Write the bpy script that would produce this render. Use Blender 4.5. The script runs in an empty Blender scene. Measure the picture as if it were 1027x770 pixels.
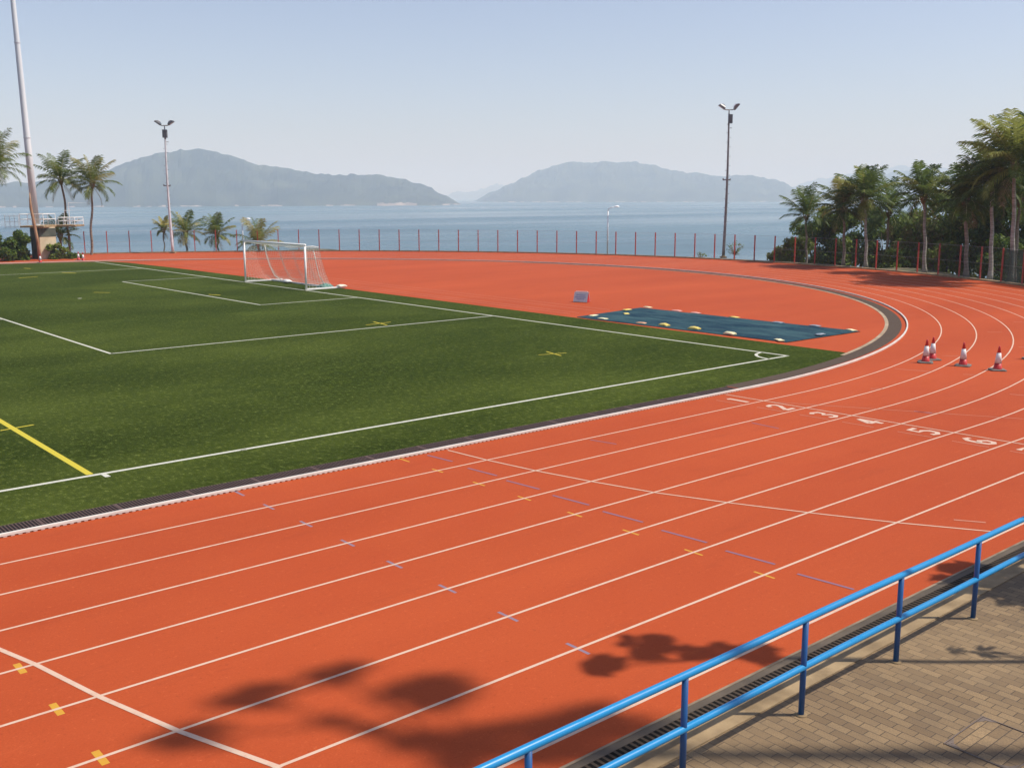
import bpy, bmesh, math, random
from mathutils import Vector, Matrix, Euler, noise as mnoise
PI = math.pi
R = math.radians
scene = bpy.context.scene
COL = scene.collection

# ------------------------------------------------------------------ camera
CAM = Vector((-28.172, -16.434, 5.126))
FW = Vector((0.638149, 0.748448, -0.180529))
RT = Vector((0.760701, -0.649099, -0.002086))
UP = Vector((0.118742, 0.135998, 0.983567))
FPX = 1024.59
cam_d = bpy.data.cameras.new('camera')
cam = bpy.data.objects.new('camera', cam_d)
COL.objects.link(cam)
cam.matrix_world = Matrix(((RT.x, UP.x, -FW.x, CAM.x), (RT.y, UP.y, -FW.y, CAM.y), (RT.z, UP.z, -FW.z, CAM.z), (0, 0, 0, 1)))
cam_d.sensor_fit = 'HORIZONTAL'
cam_d.sensor_width = 36
cam_d.lens = 36 * FPX / 1027
cam_d.clip_start = 0.1
cam_d.clip_end = 90000
scene.camera = cam

def spot(px, d, z=0.0):
    """ground position on the bearing of a photo column, d metres away"""
    v = FW * FPX + RT * (px - 513.5) + UP * (385 - 197)
    a = Vector((v.x, v.y)).normalized()
    return Vector((CAM.x + a.x * d, CAM.y + a.y * d, z))

def hgt(py, d):
    """height of a photo row at distance d"""
    return CAM.z + (197.0 - py) / FPX * d * 0.985

# ------------------------------------------------------------------ mesh helpers
class MB:
    def __init__(s):
        s.v = []; s.f = []; s.mi = []; s.uv = None
    def quad(s, a, b, c, d, mi=0):
        i = len(s.v); s.v += [tuple(a), tuple(b), tuple(c), tuple(d)]; s.f.append((i, i+1, i+2, i+3)); s.mi.append(mi)
    def tri(s, a, b, c, mi=0):
        i = len(s.v); s.v += [tuple(a), tuple(b), tuple(c)]; s.f.append((i, i+1, i+2)); s.mi.append(mi)
    def poly(s, pts, mi=0):
        i = len(s.v); s.v += [tuple(p) for p in pts]; s.f.append(tuple(range(i, i+len(pts)))); s.mi.append(mi)
    def box(s, c, size, rot=None, mi=0):
        c = Vector(c); hx, hy, hz = size[0]/2, size[1]/2, size[2]/2
        M = rot if rot is not None else Matrix.Identity(3)
        P = [c + M @ Vector((x*hx, y*hy, z*hz)) for z in (-1, 1) for y in (-1, 1) for x in (-1, 1)]
        i = len(s.v); s.v += [tuple(p) for p in P]
        for q in ((0, 2, 3, 1), (4, 5, 7, 6), (0, 1, 5, 4), (2, 6, 7, 3), (0, 4, 6, 2), (1, 3, 7, 5)):
            s.f.append(tuple(i+k for k in q)); s.mi.append(mi)
    def tube(s, pts, rad, n=8, caps=True, mi=0):
        pts = [Vector(p) for p in pts]
        if not isinstance(rad, (list, tuple)): rad = [rad]*len(pts)
        base = len(s.v); ref = None
        for k, p in enumerate(pts):
            t = (pts[min(k+1, len(pts)-1)] - pts[max(k-1, 0)]).normalized()
            if ref is None:
                ref = Vector((0, 0, 1)) if abs(t.z) < .9 else Vector((1, 0, 0))
            a = t.cross(ref).normalized(); b = t.cross(a).normalized()
            ref = -b if False else ref
            for j in range(n):
                an = 2*PI*j/n
                s.v.append(tuple(p + (a*math.cos(an) + b*math.sin(an))*rad[k]))
        for k in range(len(pts)-1):
            for j in range(n):
                j2 = (j+1) % n
                s.f.append((base+k*n+j, base+k*n+j2, base+(k+1)*n+j2, base+(k+1)*n+j)); s.mi.append(mi)
        if caps:
            s.f.append(tuple(base+j for j in range(n))[::-1]); s.mi.append(mi)
            e = base+(len(pts)-1)*n
            s.f.append(tuple(e+j for j in range(n))); s.mi.append(mi)
    def lathe(s, prof, n=16, c=(0, 0, 0), mi=0):
        base = len(s.v)
        for r, z in prof:
            for j in range(n):
                an = 2*PI*j/n
                s.v.append((c[0]+r*math.cos(an), c[1]+r*math.sin(an), c[2]+z))
        for k in range(len(prof)-1):
            for j in range(n):
                j2 = (j+1) % n
                s.f.append((base+k*n+j, base+k*n+j2, base+(k+1)*n+j2, base+(k+1)*n+j)); s.mi.append(mi)
        s.f.append(tuple(base+j for j in range(n))[::-1]); s.mi.append(mi)
        e = base+(len(prof)-1)*n
        s.f.append(tuple(e+j for j in range(n))); s.mi.append(mi)
    def strip(s, A, B, uvw=1.0, mi=0):
        """ribbon between two matched polylines, u = length, v = across"""
        if s.uv is None: s.uv = {}
        L = 0.0
        for k in range(len(A)-1):
            d = (Vector(A[k+1]) - Vector(A[k])).length
            s.quad(A[k], B[k], B[k+1], A[k+1], mi)
            s.uv[len(s.f)-1] = ((L, 0), (L, uvw), (L+d, uvw), (L+d, 0))
            L += d
    def build(s, name, mats, parent=None, smooth=False):
        me = bpy.data.meshes.new(name)
        me.from_pydata(s.v, [], s.f)
        if not isinstance(mats, (list, tuple)): mats = [mats]
        for m in mats: me.materials.append(m)
        if len(mats) > 1: me.polygons.foreach_set('material_index', s.mi)
        if s.uv:
            ul = me.uv_layers.new(name='UVMap')
            for fi, co in s.uv.items():
                p = me.polygons[fi]
                for q, li in enumerate(p.loop_indices): ul.data[li].uv = co[q]
        if smooth: me.polygons.foreach_set('use_smooth', [True]*len(me.polygons))
        me.update()
        o = bpy.data.objects.new(name, me); COL.objects.link(o)
        if parent is not None: o.parent = parent
        return o

def tag(o, label, cat, group=None):
    o['label'] = label; o['category'] = cat
    if group: o['group'] = group
    return o
def empty(name, loc, rz=0.0):
    o = bpy.data.objects.new(name, None); COL.objects.link(o)
    o.location = loc; o.rotation_euler = (0, 0, rz); o.empty_display_size = .3
    return o
def structure(o):
    o['kind'] = 'structure'; return o
def bevel(o, w=.01, seg=2):
    m = o.modifiers.new('bevel', 'BEVEL'); m.width = w; m.segments = seg; m.limit_method = 'ANGLE'
    return o

# ------------------------------------------------------------------ materials
def nodes(name):
    m = bpy.data.materials.new(name); m.use_nodes = True
    nt = m.node_tree; b = nt.nodes['Principled BSDF']
    return m, nt, b
def mat(name, c1, c2=None, scale=8.0, rough=.6, metal=0.0, bump=0.0, bscale=None, spec=None, coord='Object', detail=4, stretch=None):
    m, nt, b = nodes(name)
    b.inputs['Roughness'].default_value = rough
    b.inputs['Metallic'].default_value = metal
    if spec is not None: b.inputs['Specular IOR Level'].default_value = spec
    b.inputs['Base Color'].default_value = (*c1, 1)
    if c2 is None and not bump: return m
    tc = nt.nodes.new('ShaderNodeTexCoord')
    src = tc.outputs[coord] if coord != 'World' else nt.nodes.new('ShaderNodeNewGeometry').outputs['Position']
    if stretch:
        mp = nt.nodes.new('ShaderNodeMapping'); mp.inputs['Scale'].default_value = stretch
        nt.links.new(src, mp.inputs['Vector']); src = mp.outputs['Vector']
    n = nt.nodes.new('ShaderNodeTexNoise'); n.inputs['Scale'].default_value = scale; n.inputs['Detail'].default_value = detail
    nt.links.new(src, n.inputs['Vector'])
    if c2 is not None:
        r = nt.nodes.new('ShaderNodeValToRGB')
        r.color_ramp.elements[0].color = (*c1, 1); r.color_ramp.elements[1].color = (*c2, 1)
        r.color_ramp.elements[0].position = .35; r.color_ramp.elements[1].position = .65
        nt.links.new(n.outputs['Fac'], r.inputs['Fac']); nt.links.new(r.outputs['Color'], b.inputs['Base Color'])
    if bump:
        n2 = n
        if bscale:
            n2 = nt.nodes.new('ShaderNodeTexNoise'); n2.inputs['Scale'].default_value = bscale; n2.inputs['Detail'].default_value = 3
            nt.links.new(src, n2.inputs['Vector'])
        bp = nt.nodes.new('ShaderNodeBump'); bp.inputs['Strength'].default_value = bump; bp.inputs['Distance'].default_value = .01
        nt.links.new(n2.outputs['Fac'], bp.inputs['Height']); nt.links.new(bp.outputs['Normal'], b.inputs['Normal'])
    return m

def noise_node(nt, src, scale, detail=4, rough=.5):
    n = nt.nodes.new('ShaderNodeTexNoise'); n.inputs['Scale'].default_value = scale
    n.inputs['Detail'].default_value = detail; n.inputs['Roughness'].default_value = rough
    nt.links.new(src, n.inputs['Vector']); return n.outputs['Fac']
def mixc(nt, fac, a, b, mode='MIX'):
    x = nt.nodes.new('ShaderNodeMix'); x.data_type = 'RGBA'; x.blend_type = mode
    if isinstance(fac, (int, float)): x.inputs['Factor'].default_value = fac
    else: nt.links.new(fac, x.inputs['Factor'])
    for i, q in (('A', a), ('B', b)):
        s = [k for k in x.inputs if k.name == i and k.type == 'RGBA'][0]
        if isinstance(q, tuple): s.default_value = (*q, 1)
        else: nt.links.new(q, s)
    return [k for k in x.outputs if k.type == 'RGBA'][0]
def ramp(nt, fac, lo, hi, a=0.0, b=1.0):
    n = nt.nodes.new('ShaderNodeMapRange'); n.inputs['From Min'].default_value = lo; n.inputs['From Max'].default_value = hi
    n.inputs['To Min'].default_value = a; n.inputs['To Max'].default_value = b
    nt.links.new(fac, n.inputs['Value']); return n.outputs['Result']
def mapping(nt, src, scale=(1, 1, 1), rotz=0.0):
    mp = nt.nodes.new('ShaderNodeMapping'); mp.inputs['Scale'].default_value = scale; mp.inputs['Rotation'].default_value = (0, 0, rotz)
    nt.links.new(src, mp.inputs['Vector']); return mp.outputs['Vector']
def position(nt): return nt.nodes.new('ShaderNodeNewGeometry').outputs['Position']
def math_node(nt, op, a, b=None):
    n = nt.nodes.new('ShaderNodeMath'); n.operation = op
    for i, q in ((0, a), (1, b)):
        if q is None: continue
        if isinstance(q, (int, float)): n.inputs[i].default_value = q
        else: nt.links.new(q, n.inputs[i])
    return n.outputs[0]
def bump(nt, b, h, strength, dist):
    bp = nt.nodes.new('ShaderNodeBump'); bp.inputs['Strength'].default_value = strength; bp.inputs['Distance'].default_value = dist
    nt.links.new(h, bp.inputs['Height']); nt.links.new(bp.outputs['Normal'], b.inputs['Normal'])

def make_track_mat():
    m, nt, b = nodes('track_rubber'); P = position(nt)
    fine = noise_node(nt, P, 45, 6, .8); mid = noise_node(nt, P, 1.1, 5, .6); big = noise_node(nt, mapping(nt, P, (.06, .25, .2)), 1.0, 4)
    wet = noise_node(nt, mapping(nt, P, (.5, 2.2, 1)), 1.0, 5, .7)
    grn = noise_node(nt, mapping(nt, P, (14, 14, 1)), 1.0, 5, .85)
    scuff = noise_node(nt, mapping(nt, P, (.9, 6.0, 1)), 1.0, 6, .75)
    patch = noise_node(nt, mapping(nt, P, (.22, .30, 1)), 1.0, 3, .5)
    c = mixc(nt, ramp(nt, fine, .3, .7), (.265, .0415, .0115), (.450, .081, .0235))
    c = mixc(nt, ramp(nt, mid, .3, .7, 0, .45), c, (.31, .046, .013))
    c = mixc(nt, ramp(nt, big, .35, .7, 0, .55), c, (.47, .088, .026))
    c = mixc(nt, ramp(nt, patch, .52, .60, 0, .28), c, (.36, .056, .017))
    c = mixc(nt, ramp(nt, wet, .58, .8, 0, .5), c, (.25, .042, .015))
    c = mixc(nt, ramp(nt, scuff, .60, .78, 0, .4), c, (.52, .115, .045))
    c = mixc(nt, ramp(nt, scuff, .38, .24, 0, .4), c, (.23, .036, .012))
    c = mixc(nt, ramp(nt, grn, .42, .26, 0, .9), c, (.17, .025, .007))
    c = mixc(nt, ramp(nt, grn, .58, .74, 0, .75), c, (.62, .16, .058))
    nt.links.new(c, b.inputs['Base Color']); b.inputs['Roughness'].default_value = .82
    b.inputs['Specular IOR Level'].default_value = .12
    bump(nt, b, fine, .5, .004)
    return m
def make_turf_mat():
    m, nt, b = nodes('artificial_turf'); P = position(nt)
    fine = noise_node(nt, mapping(nt, P, (1, 1, 1)), 16, 6, .8)
    tuft = noise_node(nt, mapping(nt, P, (1.6, 2.6, 1)), 1.0, 7, .78)
    band = noise_node(nt, mapping(nt, P, (.03, .22, 1)), 1.0, 4, .55)
    pat = noise_node(nt, mapping(nt, P, (.10, .16, 1)), 1.0, 5, .6)
    spk = noise_node(nt, mapping(nt, P, (9, 5, 1)), 1.0, 6, .9)
    spk2 = noise_node(nt, mapping(nt, P, (2.2, 1.3, 1), R(40)), 1.0, 6, .9)
    sx = nt.nodes.new('ShaderNodeSeparateXYZ'); nt.links.new(P, sx.inputs[0])
    brush = math_node(nt, 'SINE', math_node(nt, 'ADD', math_node(nt, 'MULTIPLY', sx.outputs[1], 1.05), math_node(nt, 'MULTIPLY', pat, 3.0)))
    c = mixc(nt, ramp(nt, fine, .38, .62), (.017, .030, .003), (.068, .096, .010))
    c = mixc(nt, ramp(nt, tuft, .42, .64, 0, .6), (.021, .034, .005), c)
    c = mixc(nt, ramp(nt, tuft, .55, .74, 0, .5), c, (.102, .130, .022))
    c = mixc(nt, ramp(nt, band, .36, .60, 0, .6), c, (.017, .028, .0035))
    c = mixc(nt, ramp(nt, pat, .42, .70, 0, .45), c, (.102, .130, .024))
    c = mixc(nt, ramp(nt, brush, -.2, 1, 0, .34), c, (.019, .031, .004))
    c = mixc(nt, ramp(nt, spk, .53, .68, 0, .9), c, (.18, .215, .052))
    c = mixc(nt, ramp(nt, spk, .46, .32, 0, .85), c, (.010, .018, .002))
    c = mixc(nt, ramp(nt, spk2, .58, .74, 0, .35), c, (.13, .162, .036))
    c = mixc(nt, ramp(nt, spk2, .42, .26, 0, .6), c, (.012, .022, .003))
    nt.links.new(c, b.inputs['Base Color']); b.inputs['Roughness'].default_value = .8
    b.inputs['Specular IOR Level'].default_value = 0
    b.inputs['Sheen Weight'].default_value = .10; b.inputs['Sheen Roughness'].default_value = .3
    b.inputs['Sheen Tint'].default_value = (.80, .95, .45, 1)
    bump(nt, b, fine, .6, .03)
    return m
def make_paver_mat(name, rot, tint=1.0):
    m, nt, b = nodes(name); P = position(nt)
    v = mapping(nt, P, (1, 1, 1), rot)
    br = nt.nodes.new('ShaderNodeTexBrick')
    nt.links.new(v, br.inputs['Vector'])
    br.inputs['Scale'].default_value = 1.0; br.inputs['Brick Width'].default_value = .225; br.inputs['Row Height'].default_value = .1125
    br.inputs['Mortar Size'].default_value = .005; br.inputs['Mortar Smooth'].default_value = .3; br.inputs['Bias'].default_value = 0
    br.offset = .5
    br.inputs['Color1'].default_value = (.175*tint, .112*tint, .054*tint, 1); br.inputs['Color2'].default_value = (.295*tint, .198*tint, .098*tint, 1)
    br.inputs['Mortar'].default_value = (.045, .032, .022, 1)
    sp = noise_node(nt, P, 75, 5, .8); st = noise_node(nt, P, 1.8, 5, .65); lo = noise_node(nt, P, .5, 3)
    c = mixc(nt, ramp(nt, sp, .40, .64, 0, .65), br.outputs['Color'], (.075, .052, .032))
    c = mixc(nt, ramp(nt, st, .45, .75, 0, .5), c, (.105, .075, .047))
    c = mixc(nt, ramp(nt, lo, .5, .7, 0, .3), c, (.30, .205, .105))
    nt.links.new(c, b.inputs['Base Color']); b.inputs['Roughness'].default_value = .85
    h = math_node(nt, 'SUBTRACT', math_node(nt, 'MULTIPLY', sp, .25), br.outputs['Fac'])
    bump(nt, b, h, .6, .006)
    return m
def make_grate_mat(name, period, bar, slot, duty, panel=1.25):
    m, nt, b = nodes(name)
    uv = nt.nodes.new('ShaderNodeTexCoord').outputs['UV']
    sx = nt.nodes.new('ShaderNodeSeparateXYZ'); nt.links.new(uv, sx.inputs[0])
    fr = math_node(nt, 'FRACT', math_node(nt, 'DIVIDE', sx.outputs[0], period))
    isbar = math_node(nt, 'LESS_THAN', fr, duty)
    pf = math_node(nt, 'FRACT', math_node(nt, 'DIVIDE', sx.outputs[0], panel))
    isp = math_node(nt, 'LESS_THAN', pf, .04)
    ev = math_node(nt, 'ABSOLUTE', math_node(nt, 'SUBTRACT', sx.outputs[1], .5))
    ise = math_node(nt, 'GREATER_THAN', ev, .47)
    k = math_node(nt, 'MAXIMUM', math_node(nt, 'MAXIMUM', isbar, isp), ise)
    n = noise_node(nt, position(nt), 3.0, 4)
    barc = mixc(nt, n, bar, tuple(x*.6 for x in bar))
    c = mixc(nt, k, slot, barc)
    nt.links.new(c, b.inputs['Base Color']); b.inputs['Roughness'].default_value = .85; b.inputs['Specular IOR Level'].default_value = .12
    bump(nt, b, k, .8, .01)
    return m
def make_leaf_mat(name, a, c, scale=1.5, trans=.35, rough=.5):
    m, nt, b = nodes(name); P = position(nt)
    n = noise_node(nt, P, scale, 3); n2 = noise_node(nt, P, scale*9, 2)
    col = mixc(nt, ramp(nt, n, .35, .65), a, c)
    col = mixc(nt, ramp(nt, n2, .4, .7, 0, .5), col, tuple(min(1, x*1.7) for x in c))
    nt.links.new(col, b.inputs['Base Color']); b.inputs['Roughness'].default_value = rough
    b.inputs['Specular IOR Level'].default_value = .12
    tr = nt.nodes.new('ShaderNodeBsdfTranslucent'); nt.links.new(col, tr.inputs['Color'])
    mx = nt.nodes.new('ShaderNodeMixShader'); mx.inputs[0].default_value = min(.5, trans*1.25)
    out = nt.nodes['Material Output']
    nt.links.new(b.outputs[0], mx.inputs[1]); nt.links.new(tr.outputs[0], mx.inputs[2]); nt.links.new(mx.outputs[0], out.inputs['Surface'])
    return m
def make_line_mat(name, a, wear=.35, scale=6):
    m, nt, b = nodes(name); P = position(nt)
    n = noise_node(nt, P, scale, 6, .7); n2 = noise_node(nt, P, 70, 2)
    c = mixc(nt, ramp(nt, n, .5, .8, 0, wear), a, (.40, .085, .03))
    c = mixc(nt, ramp(nt, n2, .5, .8, 0, .25), c, (.42, .2, .13))
    nt.links.new(c, b.inputs['Base Color']); b.inputs['Roughness'].default_value = .7
    return m

M = {}
M['track'] = make_track_mat()
M['turf'] = make_turf_mat()
M['paver'] = make_paver_mat('terrace_pavers', PI/2)
M['paver2'] = make_paver_mat('manhole_pavers', 0.0, 1.12)
M['line'] = make_line_mat('white_track_paint', (.57, .41, .31), .5)
M['number'] = make_line_mat('worn_number_paint', (.56, .40, .31), .45, 5)
M['faint'] = make_line_mat('worn_white_paint', (.46, .19, .12), .75, 3)
M['blue_paint'] = make_line_mat('blue_track_paint', (.19, .105, .17), .55)
M['lightblue_paint'] = make_line_mat('pale_blue_track_paint', (.20, .15, .21), .5)
M['yellow_paint'] = make_line_mat('yellow_track_paint', (.52, .27, .014), .35)
def turf_line(name, a):
    m, nt, b = nodes(name); P = position(nt); n = noise_node(nt, P, 30, 3, .7)
    nt.links.new(mixc(nt, ramp(nt, n, .45, .75, 0, .45), a, (.16, .2, .06)), b.inputs['Base Color']); b.inputs['Roughness'].default_value = .8
    return m
M['turf_white'] = turf_line('white_turf_line', (.54, .54, .47))
M['turf_yellow'] = turf_line('yellow_turf_line', (.52, .43, .02))
M['grate'] = make_grate_mat('steel_grating', .055, (.13, .088, .082), (.014, .010, .010), .36)
M['grate2'] = make_grate_mat('rubber_cover_grating', .05, (.115, .082, .062), (.075, .054, .040), .5, 1.0)
M['grate3'] = make_grate_mat('concrete_slot_grating', .075, (.075, .057, .042), (.006, .005, .004), .45, .9)
M['concrete'] = mat('concrete', (.19, .13, .065), (.33, .235, .125), 2.5, .85, bump=.3, bscale=40, coord='World')
M['tan_edge'] = mat('tan_concrete_edging', (.26, .19, .12), (.40, .31, .21), 1.5, .85, bump=.3, bscale=40, coord='World')
M['dirt_edge'] = mat('dusty_edge_strip', (.15, .11, .075), (.27, .20, .135), 3.0, .9, coord='World')
M['dark_concrete'] = mat('weathered_concrete', (.060, .046, .033), (.105, .080, .056), 2.0, .85, bump=.3, bscale=40, coord='World')
M['kerb'] = mat('white_painted_aluminium', (.72, .69, .62), (.62, .59, .53), 2.0, .4, coord='World')
def make_rail_mat(name, a, c, rough):
    m, nt, b = nodes(name); P = position(nt)
    n = noise_node(nt, P, 2.2, 4); ch = noise_node(nt, P, 26, 5, .75); dr = noise_node(nt, mapping(nt, P, (3, 3, 12)), 1.0, 4, .7)
    col = mixc(nt, n, a, c)
    col = mixc(nt, ramp(nt, dr, .55, .8, 0, .35), col, tuple(x*.6 + .03 for x in a))
    col = mixc(nt, ramp(nt, ch, .70, .73, 0, .8), col, (.13, .06, .035))
    nt.links.new(col, b.inputs['Base Color']); nt.links.new(ramp(nt, dr, .3, .75, rough, rough+.25), b.inputs['Roughness'])
    bump(nt, b, ch, .10, .004)
    return m
M['rail'] = make_rail_mat('blue_gloss_paint', (.005, .195, .45), (.008, .23, .51), .22)
M['post'] = make_rail_mat('dark_blue_gloss_paint', (.007, .065, .22), (.010, .085, .26), .3)
M['galv'] = mat('galvanised_steel', (.55, .57, .59), (.70, .71, .72), 3, .5, .25)
M['steel_dark'] = mat('dark_weathered_steel', (.16, .15, .15), (.25, .235, .23), 3, .5, .4)
M['mast'] = mat('pale_grey_paint', (.60, .64, .67), (.70, .73, .75), 1.2, .6, 0, stretch=(1, 1, .1))
M['red_post'] = mat('rust_red_paint', (.42, .045, .028), (.32, .05, .03), 5, .6)
M['wire'] = mat('galvanised_wire', (.35, .36, .36), None, rough=.5, metal=.3)
M['white_gloss'] = mat('white_goal_paint', (.90, .89, .85), (.82, .81, .77), 4, .35)
M['net'] = mat('pale_net_cord', (.66, .68, .62), None, rough=.8)
M['teal_bag'] = mat('teal_woven_plastic', (.03, .16, .13), (.06, .25, .20), 10, .6)
M['dark_rubber'] = mat('dark_grey_rubber', (.10, .09, .08), (.19, .17, .15), 6, .8)
M['cone_red'] = mat('cone_red_plastic', (.55, .022, .022), (.42, .02, .02), 9, .45)
M['cone_white'] = mat('cone_white_sleeve', (.76, .75, .74), (.62, .60, .59), 9, .45)
M['lamp_dark'] = mat('dark_lamp_housing', (.10, .10, .11), (.15, .15, .15), 5, .4, .3)
M['lamp_brown'] = mat('brown_tinted_lamp_glass', (.15, .11, .10), (.20, .15, .13), 5, .25)
M['lamp_white'] = mat('white_lamp_cover', (.88, .9, .9), None, rough=.2)
M['trunk'] = mat('palm_trunk_bark', (.15, .115, .085), (.27, .225, .18), 2.2, .9, bump=.5, bscale=14, stretch=(1, 1, 7))
M['trunk_pale'] = mat('pale_palm_trunk_bark', (.20, .185, .155), (.37, .345, .30), 2.2, .9, bump=.5, bscale=14, stretch=(1, 1, 7))
M['trunk_red'] = mat('reddish_bare_trunk', (.27, .13, .07), (.40, .25, .15), 1.6, .9, bump=.4, bscale=12, stretch=(1, 1, .6))
M['bark'] = mat('tree_bark', (.10, .075, .055), (.18, .14, .10), 5, .9, bump=.4, bscale=20)
M['frond'] = make_leaf_mat('palm_frond_green', (.070, .110, .020), (.145, .180, .042), .8)
M['frond_dark'] = make_leaf_mat('dark_palm_frond', (.045, .082, .018), (.105, .150, .034), .8, .36)
M['frond_yellow'] = make_leaf_mat('yellowing_sunlit_frond', (.22, .22, .045), (.36, .31, .10), .8)  # yellow fronds, also used as painted sunlit highlights in the crowns
M['frond_bright'] = make_leaf_mat('sunlit_yellow_green_frond', (.13, .165, .030), (.24, .26, .065), .8, .4)
M['frond_rib'] = make_leaf_mat('sunlit_frond_midrib', (.26, .27, .09), (.40, .38, .16), .8, .1)  # lightened so the ribs carry sunlit highlights in their colour
M['frond_dry'] = make_leaf_mat('dry_palm_frond', (.17, .12, .06), (.25, .19, .10), .8, .2)
M['leaf_a'] = make_leaf_mat('mid_green_leaves', (.075, .130, .018), (.170, .225, .040), .7)
M['leaf_b'] = make_leaf_mat('dark_green_leaves', (.042, .082, .016), (.098, .150, .032), .7)
M['leaf_c'] = make_leaf_mat('olive_leaves', (.125, .130, .040), (.215, .210, .075), .7)
M['beige'] = mat('stained_beige_render', (.58, .49, .33), (.46, .38, .25), 1.6, .85, bump=.2, bscale=20)
M['shade_wall'] = mat('shaded_dark_render', (.055, .070, .055), (.10, .105, .08), 1.6, .85, bump=.2, bscale=20)  # dark colour standing in for shade on the lookout walls
M['tarp'] = None

# tarp material: blue-green woven sheet with creases
def make_tarp():
    m, nt, b = nodes('blue_green_tarpaulin'); P = position(nt)
    n = noise_node(nt, mapping(nt, P, (1.2, .35, 1)), 1.2, 5, .65); n2 = noise_node(nt, P, 9, 4, .6)
    c = mixc(nt, ramp(nt, n, .35, .65), (.007, .030, .055), (.036, .085, .100))
    c = mixc(nt, ramp(nt, n2, .55, .75, 0, .5), c, (.075, .115, .115))
    nt.links.new(c, b.inputs['Base Color']); b.inputs['Roughness'].default_value = .85; b.inputs['Specular IOR Level'].default_value = .08
    bump(nt, b, n2, .5, .02)
    return m
M['tarp'] = make_tarp()

# ------------------------------------------------------------------ the oval: inner kerb line, any offset outwards
BX, BY = -5.9, 33.4
def r_kerb(th):
    d = math.degrees(th)
    return 33.36 if d < 30 else 33.36 + 2.9*((d-30)/50)**2
TH0, TH1 = R(-90), R(100)
def pol(th, off):
    r = r_kerb(th) + off
    return (BX + r*math.cos(th), BY + r*math.sin(th))
def oval(off, z=0.0, x0=-80.0, n=110, x1=-80.0, th0=None, th1=None):
    pts = []
    if th0 is None:
        pts += [(x0 + (BX-x0)*k/20, -off + .04, z) for k in range(20)]
        th0 = TH0
    e = TH1 if th1 is None else th1
    for k in range(n+1):
        th = th0 + (e-th0)*k/n
        x, y = pol(th, off); pts.append((x, y, z))
    if th1 is None:
        x, y, _ = pts[-1]
        pts += [(x + (x1-x)*k/12, y, z) for k in range(1, 13)]
    return pts

# ------------------------------------------------------------------ setting: track sheet
def red_outer():
    pts = [(-80 + (BX+80)*k/20, -10.22, 0) for k in range(20)]
    for k in range(111):
        th = TH0 + (TH1-TH0)*k/110
        d = math.degrees(th)
        off = 10.22 + (11.80-10.22)*min(1, max(0, (d+88)/30))
        x, y = pol(th, off); pts.append((x, y, 0))
    x, y, _ = pts[-1]; pts.append((-80, y, 0))
    return pts
mb = MB(); mb.poly(red_outer())
track = structure(mb.build('athletics_track', M['track']))
LW = 1.222
Z1 = .002
def band(mb, off, w, z, **k):
    mb.strip(oval(off-w/2, z, **k), oval(off+w/2, z, **k))
for i in range(1, 9):
    mb = MB(); band(mb, LW*i+.01 + (.11 if i == 8 else 0), .043, Z1)
    mb.build('lane_line', M['line'], track)
def across(mb, a, b, w, z=Z1*2):
    a = Vector((a[0], a[1], z)); b = Vector((b[0], b[1], z))
    t = (b-a).normalized(); n = Vector((-t.y, t.x, 0))*w/2
    mb.quad(a-n, b-n, b+n, a+n)
def mark(name, a, b, w, m, parent=track, z=Z1*2):
    mb = MB(); across(mb, a, b, w, z); return mb.build(name, m, parent)
mark('finish_line', (-25.32, -.02), (-24.26, -8.55), .075, M['line'], z=Z1*2) if False else None
mb = MB()
fin = [(-26.72, -.02), (-25.31, -4.88), (-25.03, -6.10), (-24.68, -7.33), (-24.24, -8.56)]
for a, b in zip(fin[:-1], fin[1:]): across(mb, a, b, .062)
mb.build('finish_line', M['line'], track)
# curved start line
cs = [(-15.94, -.05), (-15.84, -1.16), (-15.64, -2.42), (-15.37, -3.62), (-15.02, -4.89), (-14.52, -6.13), (-13.95, -7.38), (-13.35, -8.57), (-12.67, -9.72)]
mb = MB()
for a, b in zip(cs[:-1], cs[1:]): across(mb, a, b, .04)
mb.build('curved_start_line', M['line'], track)
mark('start_line', (-6.82, -.04), (-6.44, -9.8), .045, M['line'])
mark('staggered_line', (-6.75, -1.4), (-3.6, -7.2), .03, M['faint'])
mark('small_number', (-12.55, -9.05), (-12.3, -9.45), .05, M['faint'])
# lane numbers, each a painted figure read from the terrace side
SEG = {
 '1': [[(.0, .5), (0, -.5)], [(0, .5), (-.12, .32)]],
 '2': [[(-.24, .28), (-.14, .46), (.08, .5), (.23, .36), (.2, .12), (-.25, -.46)], [(-.27, -.48), (.27, -.48)]],
 '3': [[(-.24, .38), (-.05, .5), (.2, .4), (.2, .14), (-.03, .02), (.22, -.14), (.22, -.38), (-.02, -.5), (-.25, -.38)]],
 '4': [[(.1, -.5), (.1, .5)], [(.1, .5), (-.27, -.18)], [(-.27, -.18), (.28, -.18)]],
 '5': [[(.24, .48), (-.2, .48), (-.22, .08), (.05, .12), (.24, -.06), (.22, -.36), (0, -.5), (-.25, -.4)]],
 '6': [[(.2, .42), (0, .5), (-.2, .3), (-.25, -.1), (-.18, -.4), (0, -.5), (.2, -.4), (.24, -.16), (.05, .02), (-.2, -.1)]],
 '7': [[(-.26, .48), (.26, .48), (-.05, -.5)]],
 '8': [[(0, .02), (-.2, .15), (-.2, .38), (0, .5), (.2, .38), (.2, .15), (.03, .03)], [(0, .02), (-.24, -.14), (-.22, -.4), (0, -.5), (.22, -.4), (.24, -.14), (.03, .03)]]}
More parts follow.
